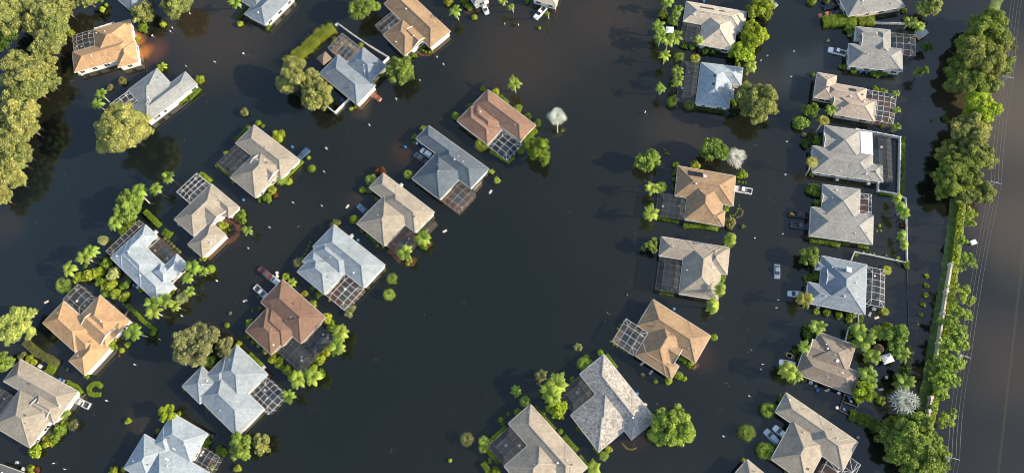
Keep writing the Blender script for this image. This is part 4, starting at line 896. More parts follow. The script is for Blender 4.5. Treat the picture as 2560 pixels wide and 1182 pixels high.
# --- shrubs: crop, x, y, radius, colour; 'c' = clipped ball
SHR = """A1 755 72 28 lime|A1 525 245 32 edge|A1 1475 585 38 edge|A1 900 592 36 dull|A1 815 648 28 dull|A1 1040 190 40 bush|A1 1075 215 28 bush|A1 1010 285 22 edge|A1 1205 182 30 lime|A1 785 38 15 lime c|A1 752 10 14 bush c|A1 580 555 12 bush
A2 15 590 22 edge|A2 290 175 27 lime|A2 330 830 38 dull|A2 430 910 25 clip c|A2 465 930 18 bush|A2 355 950 20 bush|A2 325 980 14 bush c|A2 290 1015 20 bush|A2 575 1000 52 edge|A2 985 295 27 dull|A2 1190 332 25 edge|A2 1335 560 22 bush|A2 1115 806 20 edge|A2 1150 780 20 bush|A2 185 1130 20 edge|A2 808 1165 15 edge|A2 1215 355 14 red|A2 495 200 26 bush
A3 845 130 24 lime c|A3 1325 210 15 lime|A3 655 10 48 edge|A3 770 25 36 bush|A3 805 50 34 bush|A3 450 360 13 clip c|A3 465 376 13 clip c|A3 487 388 13 clip c|A3 512 389 13 clip c|A3 532 380 12 clip c|A3 470 345 14 bush|A3 395 400 28 bush|A3 358 430 24 edge|A3 705 857 38 bush|A3 810 790 34 bush|A3 905 652 26 bush|A3 1005 682 36 edge|A3 1165 800 42 bush|A3 1238 855 34 bush|A3 1310 915 40 bush|A3 1190 1120 25 clip c|A3 1495 966 14 edge|A3 1235 10 25 bush|A3 600 150 12 red|A3 440 402 12 red|A3 1445 40 22 edge
B3 577 90 24 bush|B3 522 150 26 bush|B3 520 197 16 bush|B3 265 410 46 red|B3 140 547 30 lime|B3 178 552 28 dull|B3 75 766 38 clip c|B3 160 690 15 bush|B3 242 612 18 edge|B3 1305 265 26 clip c|B3 590 960 34 bush|B3 475 1070 30 edge|B3 135 845 22 bush|B3 245 955 18 clip|B3 283 962 14 clip
A4 370 150 56 green|A4 290 105 48 edge|A4 450 335 34 bush|A4 502 347 32 bush|A4 600 376 36 dark|A4 652 376 36 dark|A4 692 370 30 dark|A4 355 636 15 edge|A4 375 708 13 bush c|A4 840 476 26 edge|A4 905 547 16 edge|A4 945 162 24 red|A4 800 760 30 bush
A5 205 10 38 clip c|A5 325 5 42 dull|A5 322 300 14 pale|A5 215 552 20 bush|A5 435 490 28 palm|A5 888 76 26 edge|A5 890 140 20 edge|A5 740 668 26 edge|A5 675 658 30 edge|A5 835 812 18 bush|A5 720 930 20 bush c|A5 135 902 68 green|A5 150 996 22 olive|A5 222 988 20 bush|A5 160 1062 42 dark|A5 255 1045 42 bush|A5 1195 872 34 dark|A5 1100 886 16 dull|A5 512 516 30 bush|A5 660 545 30 bush|A5 700 545 34 bush|A5 740 536 28 bush|A5 490 260 22 pale|A5 480 212 36 bush
B5 212 515 48 bush|B5 250 540 36 bush|B5 250 615 42 bush|B5 205 400 22 edge|B5 705 780 16 edge|B5 686 820 9 lime c|B5 716 815 11 lime|B5 1056 1150 18 edge|B5 535 996 18 bush|B5 765 1105 30 edge|B5 912 1066 32 bush|B5 845 1030 24 edge|B5 755 1000 10 edge|B5 665 988 10 edge|B5 635 983 10 edge|B5 585 972 10 edge|B5 880 775 22 red|B5 150 860 18 red
B4 385 207 34 bush|B4 530 217 44 edge|B4 875 278 46 lime|B4 848 338 11 clip c|B4 875 343 12 clip c|B4 897 345 10 clip c|B4 755 512 42 bush|B4 750 542 26 lime|B4 785 640 56 dull|B4 876 668 20 dull|B4 848 513 8 clip c|B4 841 540 9 clip c|B4 833 560 9 clip c|B4 822 578 9 clip c|B4 804 588 9 clip c|B4 782 588 10 clip c|B4 318 130 16 edge|B4 720 1050 42 bush|B4 1398 400 56 bush|B4 1430 500 32 bush|B4 1372 1045 40 bush|B4 1386 277 24 bush|B4 300 105 14 dull|B4 375 270 22 edge|B4 370 320 22 bush|B4 365 390 20 bush
B1 955 500 40 bush|B1 900 552 42 bush|B1 785 790 46 bush|B1 920 945 38 bush|B1 590 905 48 edge|B1 650 880 54 edge|B1 715 860 50 lime|B1 735 930 48 bush|B1 800 950 50 edge|B1 835 870 62 pale|B1 850 1015 48 edge|B1 910 1045 46 edge|B1 780 1000 42 bush|B1 1045 990 22 clip|B1 1220 610 16 dull c|B1 1240 630 16 dull c|B1 1262 650 16 dull c|B1 1283 669 16 dull c|B1 1305 690 16 dull c|B1 1325 707 16 dull c|B1 625 815 22 bush|B1 1270 1010 24 bush
B2 1120 388 32 clip c|B2 1100 307 18 edge|B2 870 150 52 edge|B2 942 482 34 edge|B2 830 545 44 edge|B2 795 610 40 bush|B2 745 610 26 bush|B2 855 586 23 red|B2 545 487 18 clip c|B2 605 712 32 bush|B2 592 752 46 bush|B2 465 815 46 edge|B2 512 843 10 lime c|B2 320 1046 28 edge|B2 375 1130 35 clip c|B2 1290 800 42 dull|B2 1160 955 16 edge|B2 1110 936 11 clip c|B2 1100 961 12 clip c|B2 1086 990 11 clip c|B2 1070 1020 11 clip c|B2 1055 1042 11 clip c|B2 480 860 14 edge
C1 165 322 32 dull|C1 215 342 32 edge|C1 250 362 30 edge|C1 495 727 26 pale|C1 430 765 20 bush|C1 440 860 48 bush|C1 470 820 36 bush|C1 400 922 50 bush|C1 355 945 42 edge|C1 325 970 28 bush|C1 265 1025 56 lime|C1 945 795 28 edge|C1 500 411 13 dull|C1 1125 150 26 clip|C1 925 150 24 clip|C1 945 230 26 edge|C1 900 276 22 lime c|C1 875 313 15 red|C1 830 220 46 edge|C1 850 260 24 bush|C1 835 1165 32 edge|C1 915 1150 22 bush|C1 220 1160 36 edge|C1 272 1160 26 red|C1 640 465 26 clip|C1 980 90 30 bush
C2 925 155 33 lime|C2 1065 277 28 edge|C2 1130 352 28 edge|C2 740 388 19 bush c|C2 725 302 13 bush|C2 685 403 11 bush c|C2 495 510 22 bush c|C2 520 420 15 dull|C2 645 590 30 bush|C2 692 627 28 bush|C2 722 652 22 pale|C2 780 700 30 edge|C2 840 750 44 edge|C2 890 790 44 bush|C2 940 842 42 edge|C2 962 885 30 bush|C2 1232 460 52 edge|C2 1272 512 46 bush|C2 1225 702 46 edge|C2 1182 760 48 edge|C2 1130 830 42 edge|C2 1185 862 40 bush|C2 1385 425 36 olive|C2 1418 385 34 olive|C2 1180 285 30 bush|C2 1253 324 12 edge|C2 575 652 28 edge|C2 1130 238 20 bush
C3 905 1000 54 bush|C3 1052 1138 38 edge|C3 800 900 40 bush|C3 785 945 34 bush|C3 385 825 26 edge|C3 825 1090 26 red|C3 835 1130 24 edge|C3 10 1162 34 edge|C3 100 1150 30 edge|C3 560 690 24 edge|C3 605 475 18 clip
C4 1740 295 27 clip c|C4 1540 432 36 bush|C4 1590 462 28 edge|C4 1563 480 10 clip c|C4 1580 491 10 clip c|C4 1597 493 10 clip c|C4 1613 487 10 clip c|C4 1510 547 32 clip c|C4 1442 580 32 edge|C4 1545 565 24 clip|C4 1358 583 19 bush|C4 1272 537 15 dull|C4 1171 18 9 dull|C4 1150 190 9 clip c|C4 1128 212 9 clip c|C4 1110 237 9 clip c|C4 1062 322 9 clip c|C4 1083 344 9 clip c|C4 1105 356 9 clip c|C4 1127 371 9 clip c|C4 1150 386 9 clip c|C4 1175 398 9 clip c|C4 910 452 40 edge|C4 868 488 26 palm|C4 1000 400 27 clip|C4 812 570 21 edge|C4 625 797 14 bush c|C4 735 910 20 clip c|C4 275 1105 22 bush|C4 312 1165 36 edge|C4 393 795 14 bush c|C4 345 833 19 clip c|C4 368 820 12 bush c|C4 358 862 15 bush c|C4 457 783 27 clip c|C4 15 1098 16 lime|C4 590 595 16 dull|C4 1080 945 15 edge|C4 1055 1028 28 edge|C4 700 745 40 edge
C5 605 110 36 bush|C5 642 122 26 bush|C5 560 137 16 edge|C5 612 297 22 edge|C5 735 326 26 clip|C5 672 305 26 clip|C5 790 326 34 edge|C5 575 418 50 dark|C5 495 520 17 bush|C5 545 668 24 bush|C5 380 830 32 bush|C5 415 775 19 bush|C5 388 1035 17 bush|C5 210 1110 14 edge|C5 1213 105 15 lime|C5 1211 160 18 edge|C5 1208 212 18 edge|C5 1197 262 18 edge|C5 1182 317 15 lime|C5 1167 368 8 lime|C5 790 440 16 bush|C5 1010 400 40 edge|C5 1040 470 36 lime|C5 1090 450 34 bush|C5 1120 500 26 olive|C5 1120 560 24 olive|C5 1000 990 50 green|C5 960 980 34 green|C5 1030 880 20 edge|C5 460 1175 26 dull|C5 845 760 40 lime|C5 1100 860 22 olive"""
NAMES_ = dict(bush='bushy green shrub', lime='lime yellow shrub', edge='yellow-green shrub', dull='dull olive shrub', dark='dark green shrub', red='reddish brown shrub', pale='pale silvery shrub', clip='leafy green shrub', palm='feathery shrub', green='thick green shrub', olive='brownish olive shrub')
for ln in SHR.replace('\n', '|').split('|'):
    q = ln.split(); ball = len(q) == 6
    if q[4] == 'clip' and ball: w = 'clipped ball shrub'
    else: w = NAMES_[q[4]] if not ball else 'rounded '+NAMES_[q[4]].replace(' shrub', '')+' shrub'
    shrub(w, q[0], int(q[1]), int(q[2]), int(q[3]), q[4], ball, group='shrubs around the houses')
for a in (('tall unclipped hedge','A2',[(980,205),(890,260),(800,350),(720,415),(650,470)],74,1.6,'edge',.22),
          ('thick clipped hedge','A5',[(300,160),(420,152),(520,160)],82,1.5,'clip',.08),('clipped yellow-green hedge','A5',[(560,160),(655,155)],68,1.3,'edge',.08),
          ('trimmed hedge block','B1',[(1075,412),(1180,512)],34,.9,'clip',.06),('square trimmed hedge block','B1',[(1215,562),(1260,585)],46,.8,'clip',.06),
          ('trimmed hedge','B2',[(1050,335),(930,450)],26,.9,'clip',.06),('low hedge','B2',[(418,362),(515,440)],20,.6,'edge',.15),('lime hedge','B2',[(300,428),(372,480)],32,.9,'lime',.15),
          ('low hedge','B2',[(210,955),(268,1008)],14,.5,'edge',.15),('low hedge','B2',[(560,180),(660,75)],26,.7,'bush',.15),
          ('long weathered hedge','C1',[(190,215),(285,300),(430,372)],48,.9,'dull',.08),('square hedge block','C1',[(360,405),(400,420)],64,.9,'clip',.06),('trimmed hedge','C1',[(500,515),(560,545),(598,592)],32,.8,'clip',.06),
          ('curved horseshoe hedge','C1',[(750,545),(725,522),(690,522),(660,550),(662,590),(695,605),(740,600)],30,.6,'clip',.06),
          ('narrow hedge','C1',[(1000,0),(1060,60),(1155,130)],26,.6,'clip',.08),('narrow hedge','B1',[(940,1100),(1030,1182)],24,.6,'clip',.08),
          ('trimmed hedge','A3',[(1035,712),(1090,762)],30,.8,'clip',.08),('trimmed hedge','B3',[(1325,185),(1420,105)],34,.9,'clip',.08),('low lime hedge','B3',[(1080,262),(1215,345),(1255,310)],16,.4,'lime',.2),
          ('clipped hedge','B3',[(175,870),(240,930)],26,.6,'clip',.08),('ragged hedge','A1',[(1325,752),(1378,725)],40,.7,'clip',.15),('ragged hedge','A1',[(1400,725),(1470,655)],34,.8,'clip',.15),
          ('low hedge','A2',[(525,165),(680,0)],22,.4,'bush',.2),('dark hedge','A2',[(345,60),(285,135)],28,.7,'dark',.15),
          ('low hedge','B4',[(445,665),(560,662),(690,684)],34,.8,'clip',.15),('low hedge','B4',[(240,598),(330,615),(400,630)],28,.6,'clip',.15),('small hedge','B4',[(268,1150),(362,1165)],32,.8,'clip',.1),
          ('low hedge','B5',[(192,890),(300,900),(408,925)],34,.9,'bush',.15),('small hedge','B5',[(425,900),(485,908)],26,.7,'bush',.15),('small hedge','B5',[(548,926),(620,938)],30,.8,'clip',.12),
          ('narrow overgrown hedge','B5',[(877,128),(872,330),(870,545)],28,1.0,'bush',.2),('low hedge','B5',[(708,538),(805,548)],26,.8,'clip',.15),
          ('trimmed hedge','C2',[(665,725),(750,805)],28,.7,'clip',.08),('trimmed hedge','C3',[(800,632),(905,722)],24,.6,'clip',.1),
          ('dark hedge','C4',[(760,942),(845,1035)],30,.9,'clip',.08),('dark hedge','C4',[(862,1072),(910,1132)],22,.7,'clip',.08),('narrow hedge','C4',[(378,882),(270,980)],26,.8,'clip',.08),('narrow hedge','C4',[(252,1032),(330,1115)],22,.7,'clip',.08),
          ('thick hedge','C4',[(232,1118),(282,1190)],34,.9,'clip',.1),('narrow hedge','C4',[(1040,410),(1100,492)],20,.6,'clip',.1),('small hedge','C4',[(845,885),(885,918)],22,.7,'clip',.1),('narrow hedge','C4',[(945,1005),(985,1052)],18,.6,'clip',.1),('narrow hedge','C4',[(570,745),(700,895)],16,.6,'clip',.1),
          ('ragged hedge','C5',[(800,865),(880,890),(960,945)],52,1.2,'bush',.25),('narrow hedge','C5',[(858,325),(852,378)],22,.7,'bush',.15),('dark hedge','C5',[(1120,520),(1105,600)],30,1.0,'olive',.25),('small hedge','A4',[(535,790),(640,810)],26,.7,'dark',.1),('small hedge','A4',[(660,815),(745,830)],26,.7,'dark',.1)):
    hedge(a[0], a[1], a[2], a[3], a[4], a[5], a[6])
hedge('long lime hedge along the road wall', 'P', [(2404,512),(2398,560),(2388,640),(2381,720),(2373,780)], 15, 1.3, 'lime', .12, leaf=.2)
hedge('lime hedge along the road wall', 'P', [(2373,790),(2362,850),(2352,910),(2340,985),(2327,1050)], 15, 1.3, 'lime', .12, leaf=.2)
# ------------------------------------------------------------------ vehicles
def loft(mb, secs, cap=True):
    i0 = len(mb.v); n = len(secs[0])
    for s in secs: mb.v += [tuple(p) for p in s]
    for k in range(len(secs)-1):
        for j in range(n):
            j2 = (j+1) % n; mb.f.append((i0+k*n+j, i0+k*n+j2, i0+(k+1)*n+j2, i0+(k+1)*n+j))
    if cap:
        mb.f.append(tuple(i0+j for j in range(n))[::-1]); mb.f.append(tuple(i0+(len(secs)-1)*n+j for j in range(n)))
def sec(x, hw, z0, z1, r=.12):
    return [(x, -hw+r, z0), (x, hw-r, z0), (x, hw, z0+r), (x, hw, z1-r*1.2), (x, hw-r*1.4, z1), (x, -hw+r*1.4, z1), (x, -hw, z1-r*1.2), (x, -hw, z0+r)]
CARM = {}
def car_meshes(kind):
    if kind in CARM: return CARM[kind]
    M = {}
    b = MB(); w = MB(); r = MB(); bed = None
    if kind == 'sedan':
        L = 2.3; loft(b, [sec(-L, .62, .35, .72), sec(-L+.15, .82, .26, .88), sec(-1.45, .9, .22, .96), sec(0, .92, .2, .95), sec(1.1, .91, .2, .94), sec(1.95, .86, .22, .82), sec(L, .6, .34, .62)])
        loft(w, [sec(-1.65, .70, .9, .97, .03), sec(-1.0, .66, .9, 1.36, .09), sec(.25, .66, .9, 1.38, .09), sec(1.15, .72, .9, .97, .03)]); loft(r, [sec(-.95, .60, 1.34, 1.41, .03), sec(-.35, .63, 1.36, 1.45, .03), sec(.22, .60, 1.35, 1.42, .03)])
        wx = (-1.4, 1.4); wr = .33
    elif kind == 'suv':
        L = 2.4; loft(b, [sec(-L, .80, .40, .95), sec(-L+.12, .9, .30, 1.05), sec(-1.3, .95, .26, 1.08), sec(.8, .95, .24, 1.08), sec(1.2, .95, .24, 1.05), sec(2.15, .9, .26, .95), sec(L, .68, .4, .74)])
        loft(w, [sec(-2.28, .76, 1.0, 1.08, .03), sec(-2.05, .72, 1.0, 1.64, .1), sec(.35, .72, 1.0, 1.66, .1), sec(1.15, .80, 1.0, 1.07, .03)]); loft(r, [sec(-2.02, .66, 1.62, 1.70, .03), sec(-.8, .70, 1.66, 1.76, .03), sec(.32, .66, 1.63, 1.70, .03)])
        for s in (-.6, .6): r.bar((-1.8, s, 1.80), (.1, s, 1.80), .05, .05)
        wx = (-1.5, 1.5); wr = .38
    else:
        L = 2.9; loft(b, [sec(-.75, .97, .35, 1.12), sec(.2, .98, .32, 1.13), sec(1.3, .98, .32, 1.13), sec(2.6, .93, .34, 1.05), sec(L, .78, .45, .9)])
        for s in (-1, 1): b.box(-L, -.752, s*.86-.10, s*.86+.10, .40, 1.16)
        b.box(-L-.002, -L+.12, -.75, .75, .40, 1.14); b.box(-L+.121, -.753, -.758, .758, .42, .62)
        loft(w, [sec(-.72, .80, 1.05, 1.15, .03), sec(-.58, .74, 1.05, 1.74, .1), sec(.45, .74, 1.05, 1.76, .1), sec(1.3, .82, 1.05, 1.14, .03)]); loft(r, [sec(-.55, .68, 1.73, 1.80, .03), sec(0, .70, 1.75, 1.86, .03), sec(.42, .68, 1.74, 1.81, .03)])
        wx = (-1.85, 1.8); wr = .40
        bed = MB(); bed.box(-L+.125, -.757, -.75, .75, .63, .66)
    M['body'] = b.mesh('body', PAINT); M['window'] = w.mesh('window', GLASSD); M['roof'] = r.mesh('roof', PAINT)
    for m in (M['body'], M['roof']): m.polygons.foreach_set('use_smooth', [False]*len(m.polygons))
    if bed: M['bed_liner'] = bed.mesh('bed_liner', BRONZE)
    wh = MB(); wh.tube([(0, -.11, 0), (0, -.1, 0), (0, .1, 0), (0, .11, 0)], [wr*.8, wr, wr, wr*.8], 14)
    M['wheel'] = wh.mesh('wheel', TYRE); M['wpos'] = [(x, s*.82, wr) for x in wx for s in (-1, 1)]
    hl = MB(); hl.box(-.06, .04, -.17, .17, -.06, .06); M['headlight'] = hl.mesh('headlight', LAMP)
    tl = MB(); tl.box(-.03, .05, -.12, .12, -.1, .1); M['tail_light'] = tl.mesh('tail_light', TAIL)
    hx = {'sedan': (2.18, .62, .64), 'suv': (2.30, .66, .78), 'pickup': (2.78, .70, .86)}[kind]; tx = {'sedan': (-2.24, .6, .68), 'suv': (-2.40, .7, .85), 'pickup': (-2.91, .84, .9)}[kind]
    M['lpos'] = [('headlight', (hx[0], s*hx[1], hx[2])) for s in (-1, 1)]+[('tail_light', (tx[0], s*tx[1], tx[2])) for s in (-1, 1)]
    CARM[kind] = M; return M
def car(kind, label, c, rear, front, col, z=-.42, cargo=None, cat=None):
    a, b = at(c, *rear, .5), at(c, *front, .5); mid = (a+b)/2; d = b-a
    M = car_meshes(kind); t = root({'sedan': 'parked_car', 'suv': 'parked_suv', 'pickup': 'pickup_truck'}[kind], (mid.x, mid.y, z), math.atan2(d.y, d.x))
    tag(t, label, cat or {'sedan': 'car', 'suv': 'car', 'pickup': 'pickup truck'}[kind], 'vehicles left in the flood')
    for k in ('body', 'window', 'roof', 'bed_liner'):
        if k in M: o = link(k, M[k], t); o.color = (*col, 1)
    for p in M['wpos']: link('wheel', M['wheel'], t, p)
    for k, p in M['lpos']: link(k, M[k], t, p)
    if cargo:
        v = MB(); v.tube([(-2.0, .1, .66), (-2.0, .1, 1.0), (-2.0, .1, 1.05)], [.35, .42, .2], 10); v.tube([(-1.4, -.3, .66), (-1.4, -.3, 1.1)], [.25, .28], 9)
        o = v.build('load', cargo); o.location = t.location; o.rotation_euler = t.rotation_euler; o.name = 'yellow_barrel'
        tag(o, 'yellow and orange tubs in the bed of the upper dark pickup', 'tub')
    return t
Wt, Sv, Bk, Nv = (.86, .86, .84), (.42, .46, .50), (.02, .022, .025), (.025, .04, .07)
car('sedan','white sedan nose down below the house at the top edge','A3',(910,32),(938,97),Wt)
car('pickup','white pickup with loaded bed below cut-off cream house at top','A3',(1368,52),(1292,138),Wt)
car('sedan','orange-red car beside garage of the house with a gazebo','A2',(1335,740),(1258,690),(.36,.10,.03))
car('suv','dark blue suv with pale roof bars beside large beige house','A2',(800,1105),(726,1170),(.04,.09,.17))
car('suv','white suv at the garage of the slate-blue house','B3',(655,302),(565,245),Wt)
car('pickup','dark navy pickup beside the white suv at the slate-blue house','B3',(620,345),(527,285),Nv)
car('sedan','blue car half under a shrub beside the lone-palms beige house','B3',(165,712),(110,662),(.10,.20,.32),z=-.5)
car('sedan','grey-blue car cut by the top edge right of lime trees','A4',(1070,-5),(1118,35),(.20,.25,.30))
car('pickup','black pickup at the driveway of the top right grey house','A5',(402,32),(300,56),Bk)
car('sedan','black car half hidden behind the thick clipped hedge','A5',(440,84),(352,102),Bk)
car('sedan','rusty orange car at the left end of the thick clipped hedge','A5',(345,98),(270,114),(.38,.13,.04),z=-.5)
car('pickup','white pickup pointing left, left of the grey house','A5',(458,397),(328,364),Wt)
car('pickup','white pickup with dark empty bed at the solar-panel house','B4',(930,408),(822,388),Wt)
car('pickup','dark pickup with yellow tubs in its bed','B4',(1228,574),(1350,590),Bk,cargo=plain('yellow_plastic',(.65,.36,.03),.5))
car('pickup','dark blue-grey pickup below the one with yellow tubs','B4',(1238,655),(1365,672),(.05,.07,.10))
car('sedan','lone blue-grey car sunk to its windows in mid street','B4',(1132,960),(1134,1032),(.20,.26,.31),z=-.62)
car('sedan','silver-blue car left of the house with white chimney','C5',(538,208),(462,203),(.50,.58,.66),z=-.35)
car('sedan','white car behind a palm left of the taupe house','C5',(497,592),(415,576),Wt)
car('suv','silver-blue suv with dark roof, left car of the pair','C5',(410,1022),(330,944),(.42,.50,.56))
car('suv','white suv at the garage, right car of the pair','C5',(452,990),(388,934),Wt)
car('pickup','maroon pickup in front of the brown-roofed house','C2',(738,90),(826,166),(.12,.035,.026))
car('suv','silver white suv nosed up behind the maroon pickup','C2',(890,212),(815,152),(.55,.57,.58))
car('pickup','silver pickup with black bed at the brown-roofed house','C2',(708,228),(790,305),(.45,.48,.52))
car('pickup','silver pickup with dark bed at the left-edge beige house','C1',(660,690),(540,632),(.48,.50,.52))
# boat hull
def rowboat(c, a, b):
    A, B = at(c, *a), at(c, *b); d = B-A; mid = (A+B)/2; t = root('rowing_boat', (mid.x, mid.y, 0), math.atan2(d.y, d.x)); L = d.length/2
    v = MB(); secs = []
    for f, w in ((-1, .08), (-.8, .45), (-.3, .72), (.3, .70), (.8, .42), (1, .06)):
        x = f*L; secs.append([(x, -w, .42), (x, -w*.7, -.12), (x, w*.7, -.12), (x, w, .42), (x, w*.85, .42), (x, w*.6, .0), (x, -w*.6, .0), (x, -w*.85, .42)])
    loft(v, secs); v.build('hull', plain('hull_cream', (.62, .42, .22), .4), t)
    s = MB(); s.box(-.9, -.65, -.5, .5, .25, .3); s.box(.6, .85, -.48, .48, .25, .3); s.build('seat', plain('boat_seat', (.6, .5, .36), .6), t)
    tag(t, 'small tan boat floating left of the taupe house above a white car', 'boat')
rowboat('C5', (437, 531), (492, 552))

# ------------------------------------------------------------------ small garden buildings
def pavilion(name, label, c, x, y, wpx, hpx, ang, roofm, z=2.4, pitch=.5, cat='gazebo', walls=False):
    p = at(c, x, y, z); m = mpp(pix(c, x, y)); w, h = wpx/CR[c][2]*m/2, hpx/CR[c][2]*m/2
    t = root(name, (p.x, p.y, 0), math.radians(ang)); tag(t, label, cat)
    v = MB(); E = [Vector((-w, -h, z)), Vector((w, -h, z)), Vector((w, h, z)), Vector((-w, h, z))]; k = min(w, h)*pitch
    ins = [Vector((q.x*.12, q.y*.12, z+k)) for q in E]
    for i in range(4):
        j = (i+1) % 4; v.face(E[i], E[j], ins[j], ins[i]); v.face(E[i]-Vector((0, 0, .14)), E[j]-Vector((0, 0, .14)), E[j], E[i])
    v.face(*ins); v.face(*[q-Vector((0, 0, .14)) for q in E][::-1]); v.build('roof', roofm, t)
    if walls:
        b = MB(); b.box(-w*.9, w*.9, -h*.9, h*.9, -1.0, z-.05); b.build('wall', WALLC, t)
    else:
        for sx in (-1, 1):
            for sy in (-1, 1):
                b = MB(); b.box(sx*w*.85-.07, sx*w*.85+.07, sy*h*.85-.07, sy*h*.85+.07, -1.0, z-.1); b.build('post', WHITE if roofm is WHITE else BARK, t)
    return t
TANROOF = plain('weathered_shingle', (.20, .155, .115), .85, var=.2)
pavilion('gazebo', 'small brown pyramid roofed gazebo beside the dome pool cage', 'A2', 918, 432, 82, 82, 42, TANROOF)
pavilion('canopy_tent', 'small white square canopy among palms left of the cream house', 'A4', 338, 222, 56, 52, -5, WHITE, pitch=.3, cat='canopy')
pavilion('canopy_tent', 'grey-white square canopy in the flooded palm garden', 'C5', 1000, 557, 62, 50, 17, plain('canvas_grey', (.62, .63, .64), .8), pitch=.25, cat='canopy')
pavilion('garden_shed', 'blue-grey flat roofed shed under a windblown palm', 'A5', 1022, 240, 78, 62, 33, plain('shed_roof', (.27, .33, .38), .6), z=1.6, pitch=.12, cat='shed', walls=True)
v = MB(); p = at('C5', 957, 503, 2.0); t = root('thatched_hut', (p.x, p.y, 0)); tag(t, 'small round thatched hut among the garden palms', 'hut')
rr = 1.4
v.tube([(0, 0, 1.5), (0, 0, 2.0), (0, 0, 2.6)], [rr, rr*.65, .08], 16); v.build('roof', plain('thatch', (.22, .15, .085), .95, var=.4, scale=6), t)
v = MB(); v.tube([(0, 0, -1), (0, 0, 1.9)], [.09, .08], 8); v.build('post', BARK, t)

# ------------------------------------------------------------------ garden walls and fences
def fence(name, label, c, pts, h, th, mat, post=2.4, pm=None, capm=None, cat='fence', pw=None):
    W_ = [at(c, x, y, h) for x, y in pts]; o = W_[0].copy(); o.z = 0
    t = root(name, o); tag(t, label, cat); done = []; v = MB(); q = MB(); cp = MB()
    for a, b in zip(W_, W_[1:]):
        a = a-o; b = b-o; a.z = b.z = 0; L = (b-a).length
        if L < .1: continue
        z = Vector((0, 0, h/2-.5)); v.bar(a+z, b+z, th, h+1.0)
        if capm: cp.bar(a+Vector((0, 0, h+.04)), b+Vector((0, 0, h+.04)), th+.1, .08)
        n = max(1, round(L/post))
        for k in range(n+1):
            m = a.lerp(b, k/n)
            if any((m-u).length < .3 for u in done): continue
            done.append(m.copy()); w_ = (pw or th*1.7)/2; q.box(m.x-w_, m.x+w_, m.y-w_, m.y+w_, -1.0, h+.12)
    v.build('panel', mat, t); q.build('post', pm or mat, t)
    if capm: cp.build('coping', capm, t)
    return t
fence('garden_wall','white garden wall right of the dome pool cage','A2',[(1000,182),(1016,170),(1110,240),(1230,322),(1392,420),(1352,458)],1.3,.16,WHITE,cat='wall')
fence('garden_wall','white garden wall below two broad trees by the gazebo house','A2',[(930,778),(995,828),(1096,728)],1.3,.16,WHITE,cat='wall')
fence('garden_wall','white garden wall wrapped round the dark cage of the patio-roof house','B5',[(535,65),(690,92),(862,125),(858,340),(853,545),(700,520),(700,468)],1.4,.2,WHITE,cat='wall')
fence('picket_fence','long white fence with windblown palms along it','B5',[(858,552),(905,575),(910,800),(914,1040)],1.1,.12,WHITE)
fence('picket_fence','white fence above the white-chimney house','B5',[(500,1030),(525,972),(640,992),(895,1048)],1.1,.14,WHITE)
fence('picket_fence','white fence below the thick clipped hedge','A5',[(675,165),(850,168),(1045,172)],1.1,.12,WHITE)
fence('post_fence','dark low fence line rising from the water','C5',[(1110,62),(1110,205)],.3,.07,BRONZE)
fence('post_fence','dark low fence line, lower stretch above the garden trees','C5',[(1112,235),(1113,330),(1112,420)],.3,.07,BRONZE)
fence('picket_fence','white fence corner above the garden palms','C5',[(845,378),(843,320)],1.0,.1,WHITE)
fence('picket_fence','white fence angle at the palm garden','C5',[(775,455),(792,385),(930,408)],.9,.09,WHITE)
fence('post_fence','brown fence at the foot of the taupe house','C5',[(770,750),(740,838),(800,870)],.9,.1,BARK)
fence('pool_fence','small grey fenced yard below the taupe house','C5',[(768,752),(850,780),(838,822),(770,795)],.9,.08,GREYF)
fence('picket_fence','white rail fence behind the tan house near left treeline','A1',[(697,210),(838,165)],1.2,.12,WHITE)
fence('picket_fence','short brown fence right of the orange-roofed house','B1',[(905,1090),(950,1130),(918,1172)],.9,.12,BARK)
WB = plain('wall_beige', (.50, .44, .36), .8, var=.12); WBC = plain('coping_pale', (.56, .52, .45), .7)
fence('boundary_wall','long pale boundary wall with square pillars along the road bank','C6',[(480,42),(455,190),(436,310),(412,470),(393,600)],2.0,.38,WB,post=9.5,pm=WBC,capm=WBC,cat='wall',pw=.9)
fence('boundary_wall','short lower piece of pale boundary wall below the pines','C6',[(372,768),(360,840),(350,908)],2.0,.38,WB,post=9.5,pm=WBC,capm=WBC,cat='wall',pw=.9)

# ------------------------------------------------------------------ power line
TOPS = [('P', 2560, -120), ('A5', 1655, 570), ('B5', 1565, 462), ('C6', 550, 545), ('C6', 487, 1100), ('P', 2362, 1330)]
HP = 10.5
tops = [at(*q, HP) for q in TOPS]
for i, (w, d) in enumerate(zip(tops[1:5], ('upper grey power pole among the tall trees', 'grey power pole beside the tall trees, second from top', 'grey power pole beside the airy pines', 'lowest grey power pole beside the bottom right trees'))):
    t = root('power_pole', (w.x, w.y, 0)); tag(t, d, 'power pole', 'power poles along the right road')
    v = MB(); v.tube([(0, 0, -1.2), (0, 0, HP+.5)], [.19, .12], 10); v.build('pole', STEEL, t)
    nx = tops[i+2]-tops[i]; nx.z = 0; nx.normalize(); s = Vector((nx.y, -nx.x, 0))
    v = MB(); v.bar(s*-1.5+Vector((0, 0, HP-.1)), s*1.5+Vector((0, 0, HP-.1)), .16, .16); v.build('crossarm', STEEL, t)
    for k in (-1.4, -.5, .5, 1.4):
        v = MB(); q = s*k; v.tube([(q.x, q.y, HP), (q.x, q.y, HP+.28)], [.08, .06], 8); v.build('insulator', WHITE, t)
    if i in (2, 3):
        v = MB(); v.tube([(-.45, .1, HP-2), (-.45, .1, HP-1)], [.28, .28], 10); v.build('transformer', STEEL, t)
